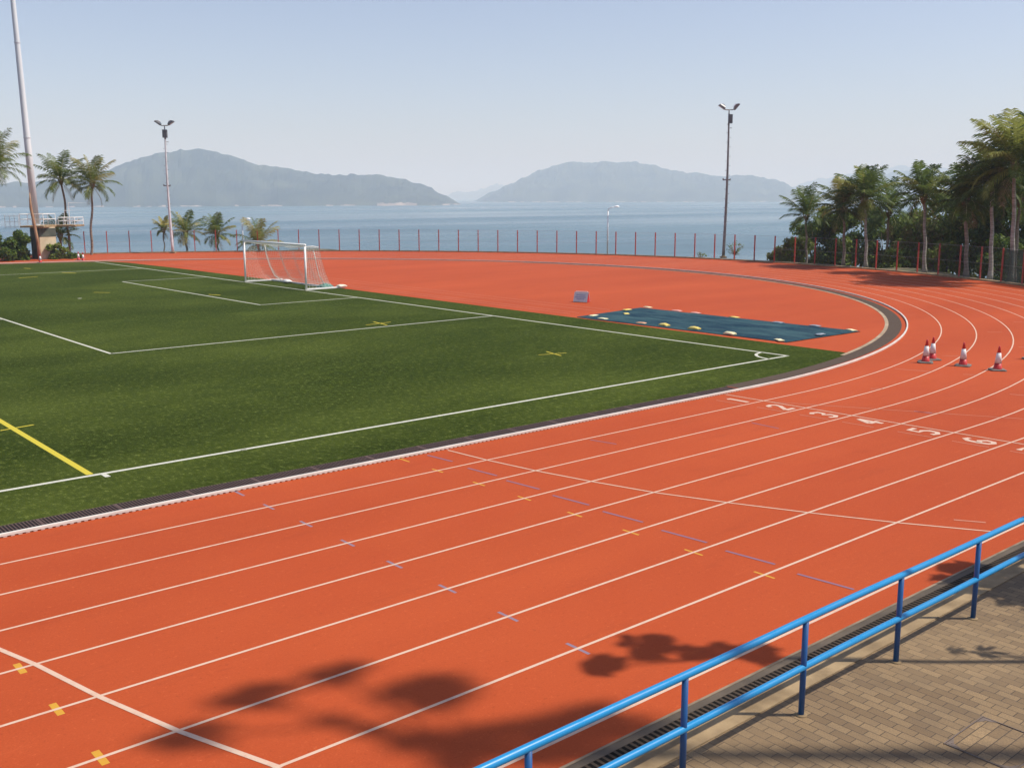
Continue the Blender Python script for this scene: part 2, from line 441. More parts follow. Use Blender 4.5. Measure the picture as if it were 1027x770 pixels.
def ribbon(mb, pts, w, z):
    pts = [Vector((p[0], p[1], z)) for p in pts]
    A = []; B = []
    for k, p in enumerate(pts):
        t = (pts[min(k+1, len(pts)-1)] - pts[max(k-1, 0)]).normalized(); n = Vector((-t.y, t.x, 0))*w/2
        A.append(p-n); B.append(p+n)
    for k in range(len(pts)-1): mb.quad(A[k], A[k+1], B[k+1], B[k])
for i, d in enumerate('12345678'):
    cy = [-.75, -1.95, -3.16, -4.26, -5.6, -6.81, -8.0, -9.2][i]; cx = [-7.22, -7.15, -7.1, -6.97, -6.97, -6.94, -6.95, -6.95][i]
    mb = MB(); j = 0
    for st in SEG[d]:
        ribbon(mb, [(cx + x*.62, cy + y*.62) for x, y in st], .12, Z1*2 + j*.001); j += 1
    mb.build('lane_number', M['number'], track)
    mark('number_base_line', (-7.62+.05*i, cy+.38), (-7.57+.05*i, cy-.38), .03, M['faint'])
# blue relay dashes, yellow and pale blue ticks on the lane lines
for y0, y1 in [(-.11, -.84), (-1.43, -2.21), (-2.58, -3.40), (-3.83, -4.65), (-5.05, -5.87), (-6.33, -7.16), (-7.57, -8.38), (-8.80, -9.62)]:
    mark('relay_dash', (-16.5, y0), (-16.42, y1), .05, M['blue_paint'])
mark('relay_dash', (-13.09, -1.32), (-12.95, -1.96), .04, M['blue_paint'])
mark('relay_dash', (-9.11, -2.57), (-9.14, -3.32), .04, M['blue_paint'])
mark('relay_dash', (-5.1, -4.35), (-5.0, -4.75), .05, M['blue_paint'])
for k in range(8):
    y = -1.222*k + .03 if k else -.13
    x = -17.07 + .028*k
    mark('hurdle_tick', (x, y+.17), (x, y-.17), .04, M['yellow_paint'], z=.0011)
    x = -20.58 + .02*k
    mark('hurdle_tick', (x, y+.19), (x, y-.19), .045, M['lightblue_paint'], z=.0011)
for x, y in [(-25.47, -4.858), (-25.45, -6.08), (-25.43, -7.302), (-25.44, -8.524)]:
    mark('exchange_mark', (x, y+.15), (x, y-.15), .075, M['yellow_paint'], z=.0011)
for a, b in [((7.63, -1.29), (8.32, -2.1)), ((3.78, -.52), (4.14, -1.02)), ((.25, -.85), (.62, -1.85)), ((.85, -2.65), (1.03, -2.94)), ((-3.2, -2.08), (-2.97, -2.35)), ((14.68, 2.0), (15.01, 1.4)), ((10.71, 1.23), (11.07, .83)),
             ((9.0, -1.2), (9.5, -1.8)), ((5.3, -3.4), (5.9, -4.4)), ((11.5, -2.0), (12.3, -2.9)), ((-1.2, -4.9), (-.9, -5.6))]:
    mark('stagger_tick', a, b, .04, M['faint'])
# long-jump runway lines in the infield
for x in (3.05, 3.6, 4.75, 5.55):
    mark('runway_line', (x, 62), (x, 16.2), .04, M['faint'])

# ------------------------------------------------------------------ football pitch
inner = oval(-.61, Z1)
gp = [p for p in inner]
# clip: near side up to X=2.05, far side from where the far kerb comes back to X=1.9
near = [p for p in gp if p[1] < 20 and p[0] <= 2.0]
far = [p for p in gp if p[1] > 60 and p[0] <= 1.4]
mb = MB(); mb.poly(near + [(2.05, 2.05, Z1), (2.2, 14.8, Z1), (2.2, 34, Z1), (1.9, 58, Z1), (1.55, 65.5, Z1)] + far)
pitch = structure(mb.build('football_pitch', M['turf']))
TLY, HW = 2.77, 35.25; CY = TLY + HW
ZL = Z1*2
def pline(a, b, w=.10, m=None, name='pitch_line'):
    mb = MB(); across(mb, a, b, w, ZL); return mb.build(name, m or M['turf_white'], pitch)
pline((-78, TLY), (0, TLY), .11)
pline((0, TLY-.05), (0, CY+HW-4.6), .11)
pline((-16.5, CY-20.16), (0-.06, CY-20.16)); pline((-16.5, CY-20.16-.05), (-16.5, CY+20.16)); pline((-16.5, CY+20.16), (-.06, CY+20.16))
pline((-5.5, CY-9.16), (-.06, CY-9.16)); pline((-5.5, CY-9.21), (-5.5, CY+9.16)); pline((-5.5, CY+9.16), (-.06, CY+9.16))
mb = MB(); ribbon(mb, [(-1.0*math.cos(a*PI/2/10), TLY + 1.0*math.sin(a*PI/2/10)) for a in range(11)], .10, ZL); mb.build('corner_arc', M['turf_white'], pitch)
mb = MB(); ribbon(mb, [(-11 + 9.15*math.cos(a), CY + 9.15*math.sin(a)) for a in [PI - .926 + 1.852*k/20 for k in range(21)]], .10, ZL); mb.build('penalty_arc', M['turf_white'], pitch)
mb = MB(); mb.poly([(-11 + .11*math.cos(a*PI/6), CY + .11*math.sin(a*PI/6), ZL) for a in range(12)]); mb.build('penalty_spot', M['turf_white'], pitch)
pline((-21.95, TLY-.06), (-21.95, TLY-.30), .10); pline((-19.1, TLY+.0), (-19.1, TLY-.08), .12)
Y = M['turf_yellow']; yl = 'yellow_pitch_line'
pline((-22.10, 66), (-22.15, 2.86), .13, Y, yl)
for a, b, w in [((-22.43, 7.93), (-21.68, 8.08), .07), ((-5.98, 8.25), (-4.99, 7.96), .055), ((-5.29, 8.62), (-5.55, 7.62), .06), ((-5.93, 18.78), (-4.61, 18.95), .07), ((-5.11, 19.5), (-5.30, 18.2), .08),
                ((-5.86, 57.7), (-5.29, 56.5), .16), ((-5.1, 35.6), (-4.8, 34.8), .12), ((-6.5, 64.3), (-6.3, 63.4), .14), ((-9.5, 54.6), (-8.2, 55.0), .14), ((-9.3, 41.0), (-8.7, 40.2), .1)]:
    mb = MB(); across(mb, a, b, w, ZL+.002); mb.build(yl, Y, pitch)

# ------------------------------------------------------------------ inner drain and kerb (things)
mb = MB()
drain = empty('drain_channel', (0, 0, 0))
tag(drain, 'dark slotted drain grating running along the inside of the white track kerb', 'drain')
k = 24
A = [(-80 + (BX-80*0-(-80))*j/60, .07, Z1*2) for j in range(61)]; A = [(-80 + (BX+80)*j/60, .09, Z1*2) for j in range(61)]
B = [(x, .66, z) for x, y, z in A]
m1 = MB(); m1.strip(B, A); m1.build('grate', M['grate'], drain)
c0 = R(-89.9)
m2 = MB(); m2.strip(oval(-.72, Z1*2, th0=c0), oval(-.22, Z1*2, th0=c0)); m2.build('grate', M['grate2'], drain)
m3 = MB(); m3.strip(oval(-.86, Z1*3, th0=R(-77)), oval(-.722, Z1*3, th0=R(-77))); m3.build('edging', M['tan_edge'], drain)
# raised white kerb on feet
kerb = empty('track_kerb', (0, 0, 0))
tag(kerb, 'raised white kerb rail edging the innermost lane of the red track', 'kerb')
mk = MB(); zo, zt = .022, .062
O0 = oval(-.035, zo); O1 = oval(.018, zo); T0 = oval(-.035, zt); T1 = oval(.018, zt)
for j in range(len(O0)-1):
    mk.quad(T0[j], T1[j], T1[j+1], T0[j+1]); mk.quad(O1[j], O1[j+1], T1[j+1], T1[j]); mk.quad(O0[j+1], O0[j], T0[j], T0[j+1]); mk.quad(O0[j], O0[j+1], O1[j+1], O1[j])
mk.build('kerb_rail', M['kerb'], kerb)
ml = MB(); x = -60.0
while x < BX:
    ml.box((x, .04+.01, .0125), (.055, .045, .021)); x += .11
th = TH0
while th < R(20):
    px, py = pol(th, -.01); ml.box((px, py, .0135), (.04, .361, .019), Matrix.Rotation(th, 3, 'Z')); th += .36/33.4
ml.build('kerb_feet', M['kerb'], kerb)

# ------------------------------------------------------------------ terrace, its edge and gutter
mb = MB(); mb.poly([(-80, -10.80, 0), (-80, -45, 0), (-2, -45, 0), (-2, -10.80, 0)])
terrace = structure(mb.build('terrace_paving', M['paver']))
gut = empty('terrace_gutter', (-20, -10.5, 0)); tag(gut, 'narrow concrete gutter with black slots between the red track and the blue railing', 'gutter')
def seg(y0, y1, z0, z1, name, m, x0=-60., x1=-5.9):
    mb = MB(); mb.box(((x0+x1)/2+20, (y0+y1)/2+10.5, (z0+z1)/2), (x1-x0, y1-y0, z1-z0)); return mb.build(name, m, gut)
seg(-10.25, -10.22, -.1, .010, 'edging', M['dirt_edge'])
seg(-10.34, -10.252, -.1, .006, 'gutter_lip', M['dark_concrete'])
mb = MB(); mb.strip([(-60+20, -10.342+10.5, .007), (-5.9+20, -10.342+10.5, .007)], [(-60+20, -10.535+10.5, .007), (-5.9+20, -10.535+10.5, .007)]); mb.build('grate', M['grate3'], gut)
seg(-10.80, -10.538, -.1, .010, 'gutter_slab', M['concrete'])

# manhole cover let into the pavers
mh = empty('manhole_cover', (-18.86, -12.62, 0)); tag(mh, 'square inspection cover filled with paving bricks in a thin dark steel frame', 'manhole cover')
mb = MB(); mb.box((0, 0, .004), (.74, .62, .004)); mb.build('brick_infill', M['paver2'], mh)
mb = MB()
for a, b, s in [((0, .325), None, (.80, .022, .012)), ((0, -.325), None, (.80, .022, .012)), ((.389, 0), None, (.022, .626, .012)), ((-.389, 0), None, (.022, .626, .012))]:
    mb.box((a[0], a[1], .005), (s[0] if s[0] > .1 else .012, s[1] if s[1] > .1 else .012, .010))
mb.build('frame', mat('brown_steel_frame', (.10, .075, .06), (.16, .12, .095), 6, .7), mh)
for sx, sy in ((-1, -1), (-1, 1), (1, 1), (1, -1)):
    mb = MB(); c = Vector((sx*.376, sy*.312, .0085)); mb.poly([c, c - Vector((sx*.15, 0, 0)), c - Vector((sx*.05, sy*.05, 0)), c - Vector((0, sy*.15, 0))][::sx*sy])
    mb.box((c.x-sx*.04, c.y-sy*.04, .0095), (.02, .02, .003)); mb.build('corner_plate', bpy.data.materials['brown_steel_frame'], mh)

# ------------------------------------------------------------------ blue railing
rail = empty('blue_railing', (-20, -11.09, 0)); tag(rail, 'blue tubular handrail with two rails standing on the brick terrace beside the track', 'railing')
xs = [-16.16 - 1.825*k for k in range(-5, 9)]
def rail_tube(z, r, name):
    mb = MB(); pts = []
    x0, x1 = xs[-1]-.8+20, xs[0]+.8+20
    for k in range(60):
        x = x0 + (x1-x0)*k/59; pts.append((x, .004*math.sin(x*1.7), z + .004*math.sin(x*.9+1)))
    mb.tube(pts, r, 16); return mb.build(name, M['rail'], rail, True)
rail_tube(1.02, .035, 'top_rail'); rail_tube(.512, .034, 'lower_rail')
for x in xs:
    mb = MB(); mb.tube([(x+20, 0, 0), (x+20, 0, 1.0)], .030, 14); p = mb.build('post', M['post'], rail, True)
    mb = MB(); mb.lathe([(.062, .0), (.062, .006), (.036, .014)], 14, (x+20, 0, .001)); mb.build('weld_collar', M['concrete'], rail, True)

# ------------------------------------------------------------------ hillside, sea, hills
SEA = -16.9
mb = MB()
offs = [11.75, 12.6, 14.5, 17, 20, 24, 30, 38, 48]
zs = [-.02, -.06, -.35, -1.4, -3.2, -5.8, -9.5, -14, -19.5]
ring = []
for o, z in zip(offs, zs):
    pts = oval(o, z, th0=R(-90), n=120)
    pts = [(p[0], p[1], p[2] + (mnoise.noise(Vector((p[0]*.12, p[1]*.12, 0)))*.9 if o > 14 else 0)) for p in pts]
    ring.append(pts)
for a, b in zip(ring[:-1], ring[1:]):
    for k in range(len(a)-1): mb.quad(a[k], b[k], b[k+1], a[k+1])
mb.poly([(-2, -10.9, -.06), (-2, -45, -.06), (60, -45, -.06), (60, 0, -9), (40, -8, -4), (10, -10, -.5)])
hillside = structure(mb.build('hillside', mat('scrubby_ground', (.05, .055, .025), (.13, .11, .06), .6, .95, bump=.8, bscale=4, coord='World')))

def make_sea():
    m, nt, b = nodes('sea_water'); P = position(nt)
    big = noise_node(nt, mapping(nt, P, (.0012, .0012, 1), R(-40)), 1.0, 3)
    st = noise_node(nt, mapping(nt, P, (.0009, .006, 1), R(-49)), 1.0, 4)
    c = mixc(nt, ramp(nt, big, .35, .65), (.028, .090, .125), (.048, .122, .150))
    nt.links.new(c, b.inputs['Base Color'])
    b.inputs['IOR'].default_value = 1.33
    nt.links.new(ramp(nt, st, .35, .65, .16, .34), b.inputs['Roughness'])
    w1 = noise_node(nt, P, .22, 4, .6); w2 = noise_node(nt, P, .03, 3, .6)
    h = math_node(nt, 'ADD', math_node(nt, 'MULTIPLY', w1, 1.0), math_node(nt, 'MULTIPLY', w2, 2.5))
    bump(nt, b, h, .55, 1.0)
    return m
mb = MB(); RS = 26000
rad = [40, 120, 400, 1200, 3000, 7000, 14000, RS]
n = 72
mb.v = [(0, 0, SEA)]
for r in rad:
    mb.v += [(r*math.cos(2*PI*j/n), r*math.sin(2*PI*j/n), SEA) for j in range(n)]
for j in range(n): mb.f.append((0, 1+j, 1+(j+1) % n)); mb.mi.append(0)
for i in range(len(rad)-1):
    for j in range(n):
        j2 = (j+1) % n; mb.f.append((1+i*n+j, 1+(i+1)*n+j, 1+(i+1)*n+j2, 1+i*n+j2)); mb.mi.append(0)
structure(mb.build('sea', make_sea()))

M['hill'] = mat('wooded_hillside', (.006, .013, .007), (.045, .055, .026), .008, .95, coord='World', detail=8)
M['shore'] = mat('pale_shore_rock', (.20, .165, .14), (.34, .28, .235), .02, .9, coord='World')
def hill(prof, D, depth, seed, rocks=()):
    """island: skyline given as (photo column, row) pairs turned into true bearings and heights at distance D"""
    mb = MB(); nx, ny = 170, 26
    x0, x1 = prof[0][0], prof[-1][0]
    def sky(px):
        for (a, ya), (b, yb) in zip(prof[:-1], prof[1:]):
            if a <= px <= b: return ya + (yb-ya)*(px-a)/(b-a)
        return prof[-1][1]
    grid = []
    for j in range(ny+1):
        v = j/ny; row = []
        for i in range(nx+1):
            px = x0 + (x1-x0)*i/nx
            h = max(0.0, hgt(sky(px), D) - SEA)
            n1 = mnoise.fractal(Vector((px*.022+seed, v*2.4, seed)), 1.0, 2.0, 4)
            shp = math.sin(PI*min(1, v))**.8 if v < 1 else 0
            # ridge at the middle, spurs running down to the shore
            w = max(0, 1 - abs(v-.5)*2); w = w**(.9 + .35*n1)
            sh = .60*n1*(1-w)*w*4
            edge = min(1, (px-x0)/25., (x1-px)/25.)
            d = D + (v-.5)*depth*(0.35+.65*edge) + 60*mnoise.noise(Vector((px*.05, seed, 3)))*(1-w)
            p = spot(px, d); rough = mnoise.fractal(Vector((px*.10, v*7, seed)), .8, 2.0, 5)*D*.0032*w*min(1, max(0, edge)*1.5)
            z = SEA - 3 + (h+3)*(min(1, w + sh*.5)) + (rough if w < .999 else rough*.6)
            row.append((p.x, p.y, z))
        grid.append(row)
    for j in range(ny):
        for i in range(nx): mb.quad(grid[j][i], grid[j][i+1], grid[j+1][i+1], grid[j+1][i])
    # pale rocky shore strip
    me = mb
    for i in range(nx):
        px = x0 + (x1-x0)*i/nx
        if any(a <= px <= b for a, b in rocks) or mnoise.noise(Vector((px*.12, seed, 9))) > .05:
            hh = 2.2 + 3*mnoise.noise(Vector((px*.4, seed, 1)))
            if any(a <= px <= b for a, b in rocks): hh += 4.5
            a = Vector(grid[0][i]); b = Vector(grid[0][i+1]); t = Vector((CAM.x-a.x, CAM.y-a.y, 0)).normalized()*14
            a1 = a + t; b1 = b + t; a1.z = b1.z = SEA - .5
            a2 = a - t*1.2; b2 = b - t*1.2; a2.z = b2.z = SEA + hh
            a3 = a - t*4; b3 = b - t*4; a3.z = b3.z = SEA + hh*.6
            me.quad(a1, b1, b2, a2, 1); me.quad(a2, b2, b3, a3, 1)
    o = mb.build('hill', [M['hill'], M['shore']], None, False)
    return structure(o)
hill([(-160, 205), (-110, 190), (-60, 176), (-20, 186), (15, 184), (45, 183), (75, 181), (100, 176), (121, 168), (142, 162), (162, 156.5), (182, 153.6), (197, 153), (215, 153.5), (228, 157), (243, 162), (260, 165), (300, 172), (325, 176), (345, 175.5), (380, 175.5), (410, 181), (440, 192), (452, 199), (462, 205)], 3000, 900, 1.3, ((375, 416),))
hill([(474, 203), (490, 194), (500, 190), (520, 180), (545, 170), (560, 166), (575, 164), (590, 163), (605, 163), (640, 165), (665, 170), (690, 174), (712, 177.5), (735, 177), (755, 177), (775, 181), (790, 187), (803, 194), (812, 203)], 4600, 1300, 5.1)
hill([(440, 200), (455, 193), (470, 193.5), (485, 190), (497, 186), (510, 187), (530, 190), (560, 196), (580, 201)], 9500, 2000, 8.4)
hill([(770, 201), (785, 192), (800, 187), (815, 182), (830, 180), (850, 177), (880, 172), (905, 169), (940, 172), (990, 178), (1060, 185), (1120, 198)], 8200, 2000, 11.7)
hill([(806, 203), (815, 198), (825, 192), (845, 183), (870, 178), (905, 174), (950, 176), (1010, 180), (1080, 190), (1130, 203)], 5600, 1100, 14.9)

# ------------------------------------------------------------------ red-post mesh fence
fence = empty('mesh_fence', (0, 0, 0)); tag(fence, 'see-through wire mesh fence on rust red posts around the far bend of the track', 'fence')
FO = 11.95; FH = 2.06
thA = R(-45); stations = []
L = 0; last = None; STEP = 1.93
fine_pts = oval(FO, 0, th0=thA, n=1500, x1=-30)
target = .6
posts = []
for p in fine_pts:
    q = Vector(p)
    if last is not None:
        dseg = (q-last).length
        while L + dseg >= target:
            posts.append(last.lerp(q, (target-L)/dseg)); target += STEP
        L += dseg
    last = q
for i, q in enumerate(posts[:98]):
    mb = MB(); th = math.atan2(q.y-BY, q.x-BX)
    mb.box((q.x, q.y, FH/2), (.075, .075, FH), Matrix.Rotation(th, 3, 'Z')); mb.build('post', M['red_post'], fence)
def wire_line(z, r, name):
    mb = MB(); mb.tube([(p.x, p.y, z) for p in posts], r, 5); return mb.build(name, M['wire'], fence)
wire_line(FH-.03, .006, 'top_wire'); wire_line(1.05, .005, 'middle_wire'); wire_line(.12, .006, 'bottom_wire')
def make_mesh_mat(name, col, cover, uvs=14.0):
    m, nt, b = nodes(name)
    uv = nt.nodes.new('ShaderNodeTexCoord').outputs['UV']
    sx = nt.nodes.new('ShaderNodeSeparateXYZ'); nt.links.new(uv, sx.inputs[0])
    k = None
    for s in (1, -1):
        d = math_node(nt, 'ADD', sx.outputs[0], math_node(nt, 'MULTIPLY', sx.outputs[1], float(s)))
        f = math_node(nt, 'LESS_THAN', math_node(nt, 'FRACT', math_node(nt, 'MULTIPLY', d, uvs)), cover)
        k = f if k is None else math_node(nt, 'MAXIMUM', k, f)
    b.inputs['Base Color'].default_value = (*col, 1); b.inputs['Roughness'].default_value = .6
    tr = nt.nodes.new('ShaderNodeBsdfTransparent'); mx = nt.nodes.new('ShaderNodeMixShader'); out = nt.nodes['Material Output']
    nt.links.new(k, mx.inputs[0]); nt.links.new(tr.outputs[0], mx.inputs[1]); nt.links.new(b.outputs[0], mx.inputs[2]); nt.links.new(mx.outputs[0], out.inputs['Surface'])
    return m
M['chain'] = make_mesh_mat('diamond_wire_mesh', (.30, .30, .29), .012)
M['shade'] = make_mesh_mat('green_windbreak_netting', (.015, .05, .028), .50, 30.0)
mb = MB(); mb.strip([(p.x, p.y, .10) for p in posts], [(p.x, p.y, FH-.03) for p in posts], FH-.13); mb.build('wire_mesh', M['chain'], fence)
# green windbreak netting tied to the fence near the tall palms
sh = [Vector((*pol(R(-45) + (R(-29.5)-R(-45))*k/24, FO+.06), 0)) for k in range(25)]
mb = MB(); mb.strip([(p.x, p.y, .10) for p in sh], [(p.x, p.y, 1.95) for p in sh], 1.85); mb.build('windbreak_netting', M['shade'], fence)
mb = MB(); A0 = oval(11.78, .0, th0=R(-75), n=140); 
A = oval(11.78, .09, th0=R(-75), n=140); B = oval(12.12, .09, th0=R(-75), n=140); C0 = oval(12.12, -.1, th0=R(-75), n=140); A0 = oval(11.78, -.02, th0=R(-75), n=140)
mb.strip(A0, A); mb.strip(A, B); mb.strip(B, C0)
fk = mb.build('fence_kerb', M['concrete']); tag(fk, 'low pale concrete kerb under the mesh fence at the edge of the track', 'kerb')

# ------------------------------------------------------------------ goal
gy0, gy1, GH = CY-3.72, CY+3.72, 2.44
goal = empty('football_goal', (.05, CY, 0)); tag(goal, 'white portable football goal with a sagging net on the goal line', 'goal')
y0, y1 = -3.72, 3.72
for y in (y0, y1):
    mb = MB(); mb.tube([(0, y, 0), (0, y, GH)], .06, 14); mb.build('goal_post', M['white_gloss'], goal, True)
    mb = MB(); mb.box((1.25, y, .05), (2.5, .10, .08)); bevel(mb.build('ground_bar', M['white_gloss'], goal))
    mb = MB(); mb.tube([(0, y, GH-.03), (.5, y, GH-.02), (.85, y, GH-.08)], .018, 8); mb.build('net_arm', M['white_gloss'], goal, True)
mb = MB(); mb.tube([(0, y0-.06, GH+.06), (0, y1+.06, GH+.06)], .06, 14); mb.build('crossbar', M['white_gloss'], goal, True)
mb = MB(); mb.box((1.75, 0, .05), (.09, 7.34, .08)); bevel(mb.build('ground_bar', M['galv'], goal))
def netpt(u, s):
    """u along the goal 0..1, s from crossbar (0) over the arm to the ground bar (1)"""
    y = y0 + (y1-y0)*u
    prof = [(0.03, GH), (.45, GH-.05), (.85, GH-.12), (.95, 1.6), (1.15, .9), (1.4, .4), (1.72, .08)]
    t = s*(len(prof)-1); i = min(int(t), len(prof)-2); f = t-i
    x = prof[i][0]*(1-f) + prof[i+1][0]*f; z = prof[i][1]*(1-f) + prof[i+1][1]*f
    sag = math.sin(PI*u)*.14 + .05*math.sin(u*PI*7)
    z -= sag*math.sin(PI*min(1, s*2.2))*(.8 if s < .45 else .3)
    x += .10*math.sin(u*PI*9 + s*2)*math.sin(PI*s) + .05*math.sin(u*23)*s*(1-s)*4
    return Vector((x, y + .10*math.sin(u*PI*8)*s*(1-s)*2, max(.08, z)))
mb = MB()
def cord(pts, w=.0052):
    mb.tube(pts, w, 3, False)
for k in range(61): cord([netpt(k/60, s/12) for s in range(13)])
for k in range(1, 34): cord([netpt(u/30, k/33) for u in range(31)])
for y in (y0, y1):
    e = 0 if y == y0 else 1
    for k in range(1, 20):
        z = GH*k/20
        s = 1 - k/20*.62
        q = netpt(e, s); cord([(0.02, y, z), ((q.x)*.5, y + (.06 if e == 0 else -.06), (z+q.z)/2-.04), tuple(q)])
    for k in range(1, 8):
        f = k/8; pts = []
        for j in range(8):
            q = netpt(e, 1-j/7*.62); pts.append((q.x*f, y, q.z*f + (GH*j/7)*(1-f)))
        cord(pts)
mb.build('net', M['net'], goal)
for rp in ([(.8, 2.6, 2.3), (.85, 2.55, 1.7), (1.0, 2.45, 1.0), (1.2, 2.25, .4), (1.6, 2.1, .12)], [(.6, -3.6, 2.2), (.75, -3.55, 1.6), (.95, -3.5, .8), (1.35, -3.4, .2)]):
    mb = MB(); mb.tube(rp, .022, 6); mb.build('net_rope', M['net'], goal, True)
def pillow(name, loc, size, rz, m, seed, parent=None):
    bm = bmesh.new(); bmesh.ops.create_cube(bm, size=1); bmesh.ops.subdivide_edges(bm, edges=bm.edges[:], cuts=5, use_grid_fill=True)
    rr = random.Random(seed)
    for v in bm.verts:
        x, y, z = v.co*2
        k = (1-.8*abs(x)**4)*(1-.8*abs(y)**4)
        n = mnoise.noise(Vector((x*1.6+seed, y*1.6, z)))
        v.co = Vector((x*size[0]/2*(1+.06*n), y*size[1]/2*(1-.10*(1-abs(x))+.06*n), (z*.5*max(.08, k) + .16*n*k)*size[2] if z > 0 else z*.5*size[2]*.55))
    zm = min(v.co.z for v in bm.verts)
    for v in bm.verts: v.co.z -= zm
    me = bpy.data.meshes.new(name); bm.to_mesh(me); bm.free(); me.materials.append(m)
    me.polygons.foreach_set('use_smooth', [True]*len(me.polygons))
    o = bpy.data.objects.new(name, me); COL.objects.link(o); o.location = loc; o.rotation_euler = (0, 0, rz)
    if parent: o.parent = parent
    return o
tag(pillow('sandbag', (1.45, CY-3.35, 0.012), (.9, .5, .34), .3, M['teal_bag'], 3), 'teal sandbag weighing down the near back corner of the goal', 'sandbag', 'weights on the goal frame')
tag(pillow('sandbag', (1.6, CY+1.4, 0.09), (.8, .4, .16), 1.4, M['white_gloss'], 5), 'pale sandbag on the rear ground bar in the middle of the goal', 'sandbag', 'weights on the goal frame')
tag(pillow('sandbag', (2.3, CY-3.72, 0.09), (.55, .35, .14), .1, mat('cream_sandbag', (.72, .68, .55), None, rough=.8), 6), 'cream sandbag on the end of the near ground bar of the goal', 'sandbag', 'weights on the goal frame')

# ------------------------------------------------------------------ tarpaulin over the sand pit + its weights
mb = MB(); nx, ny = 22, 50
corner = [(2.33, 15.02), (7.15, 15.75), (7.15, 4.45), (2.55, 4.55)]
gridp = []
for j in range(ny+1):
    row = []
    for i in range(nx+1):
        u, v = i/nx, j/ny
        a = Vector(corner[3]).lerp(Vector(corner[2]), u); b = Vector(corner[0]).lerp(Vector(corner[1]), u); p = a.lerp(b, v)
        e = min(u, 1-u, v, 1-v)
        z = .025 + min(1, e*7)*(.05 + .05*mnoise.noise(Vector((p.x*.9, p.y*.5, 2))) + .03*mnoise.noise(Vector((p.x*2.6, p.y*1.4, 5))))
        wob = .07*mnoise.noise(Vector((p.x*1.1, p.y*1.1, 9)))*(1 if e < .01 else 0)
        row.append((p.x+wob, p.y+wob, max(.014, z)))
    gridp.append(row)
for j in range(ny):
    for i in range(nx): mb.quad(gridp[j][i], gridp[j][i+1], gridp[j+1][i+1], gridp[j+1][i])
# turned-down hem
for j in range(ny):
    for i, k in ((0, 1), (nx, -1)):
        a = gridp[j][i]; b = gridp[j+1][i]; mb.quad(a, b, (b[0], b[1], .002), (a[0], a[1], .002))
tarp = mb.build('tarpaulin', M['tarp'], None, True); tag(tarp, 'large blue green tarpaulin spread over the sand pit between the grass and the bend', 'tarpaulin')
bagm = {'yellow': mat('yellow_sandbag', (.62, .46, .08), (.75, .62, .22), 6, .75), 'cream': mat('pale_yellow_sandbag', (.70, .63, .34), (.80, .75, .52), 6, .75),
        'pink': mat('pink_sandbag', (.66, .30, .26), (.72, .42, .36), 6, .75), 'blue': mat('grey_blue_sandbag', (.16, .21, .27), (.27, .31, .36), 6, .75), 'orange': mat('tan_orange_sandbag', (.60, .30, .16), (.68, .40, .24), 6, .75)}
BAGS = [(3.05, 14.75, 'cream', 'cream sandbag at the left tip of the tarpaulin nearest the grass', .2),
 (2.55, 13.67, 'cream', 'cream sandbag on the grass side edge, first along from the left tip of the tarpaulin', 1.5),
 (5.64, 15.20, 'yellow', 'yellow sandbag halfway along the left end edge of the tarpaulin', .1),
 (4.45, 14.12, 'yellow', 'yellow sandbag lying inside the left end of the tarpaulin, off its edge', .9),
 (7.15, 15.3, 'cream', 'pale yellow sandbag on the far left corner of the tarpaulin', 1.3),
 (7.21, 13.61, 'pink', 'pink sandbag on the far edge of the tarpaulin, nearer its far left corner', 1.5),
 (7.14, 12.46, 'pink', 'pink sandbag on the far edge of the tarpaulin, beside a yellow one to its right', 1.5),
 (2.66, 11.57, 'orange', 'flat tan orange sandbag on the grass side edge of the tarpaulin', 1.6),
 (2.74, 10.45, 'yellow', 'plump yellow sandbag on the grass side edge, just right of the tan orange one', 1.4),
 (2.79, 8.96, 'yellow', 'plump yellow sandbag midway along the grass side edge of the tarpaulin', 1.7),
 (7.1, 10.34, 'yellow', 'yellow sandbag midway along the far edge of the tarpaulin', 1.4),
 (6.95, 8.04, 'blue', 'grey blue sandbag on the far edge of the tarpaulin, nearer the middle', 1.5),
 (7.14, 6.43, 'blue', 'grey blue sandbag on the far edge of the tarpaulin, near its right tip', 1.5),
 (7.02, 4.75, 'cream', 'pale yellow sandbag on the right tip of the tarpaulin nearest the bend', 1.1),
 (4.89, 4.75, 'blue', 'grey blue sandbag on the short right end edge of the tarpaulin', .1),
 (2.62, 7.12, 'cream', 'pale yellow sandbag on the grass side edge, right of the two plump yellow ones', 1.5),
 (2.65, 4.95, 'cream', 'pale yellow sandbag on the near right corner of the tarpaulin by the grass', 1.0)]
for i, (x, y, c, lab, rz) in enumerate(BAGS):
    plump = 'plump' in lab
    o = pillow('sandbag', (x, y, .045 if .0 < min(abs(x-2.5), abs(x-7.15)) < 1 else .07), (.46, .24, .12 if plump else .05), rz, bagm[c], i*3.7)
    tag(o, lab, 'sandbag', 'sandbags holding down the tarpaulin')

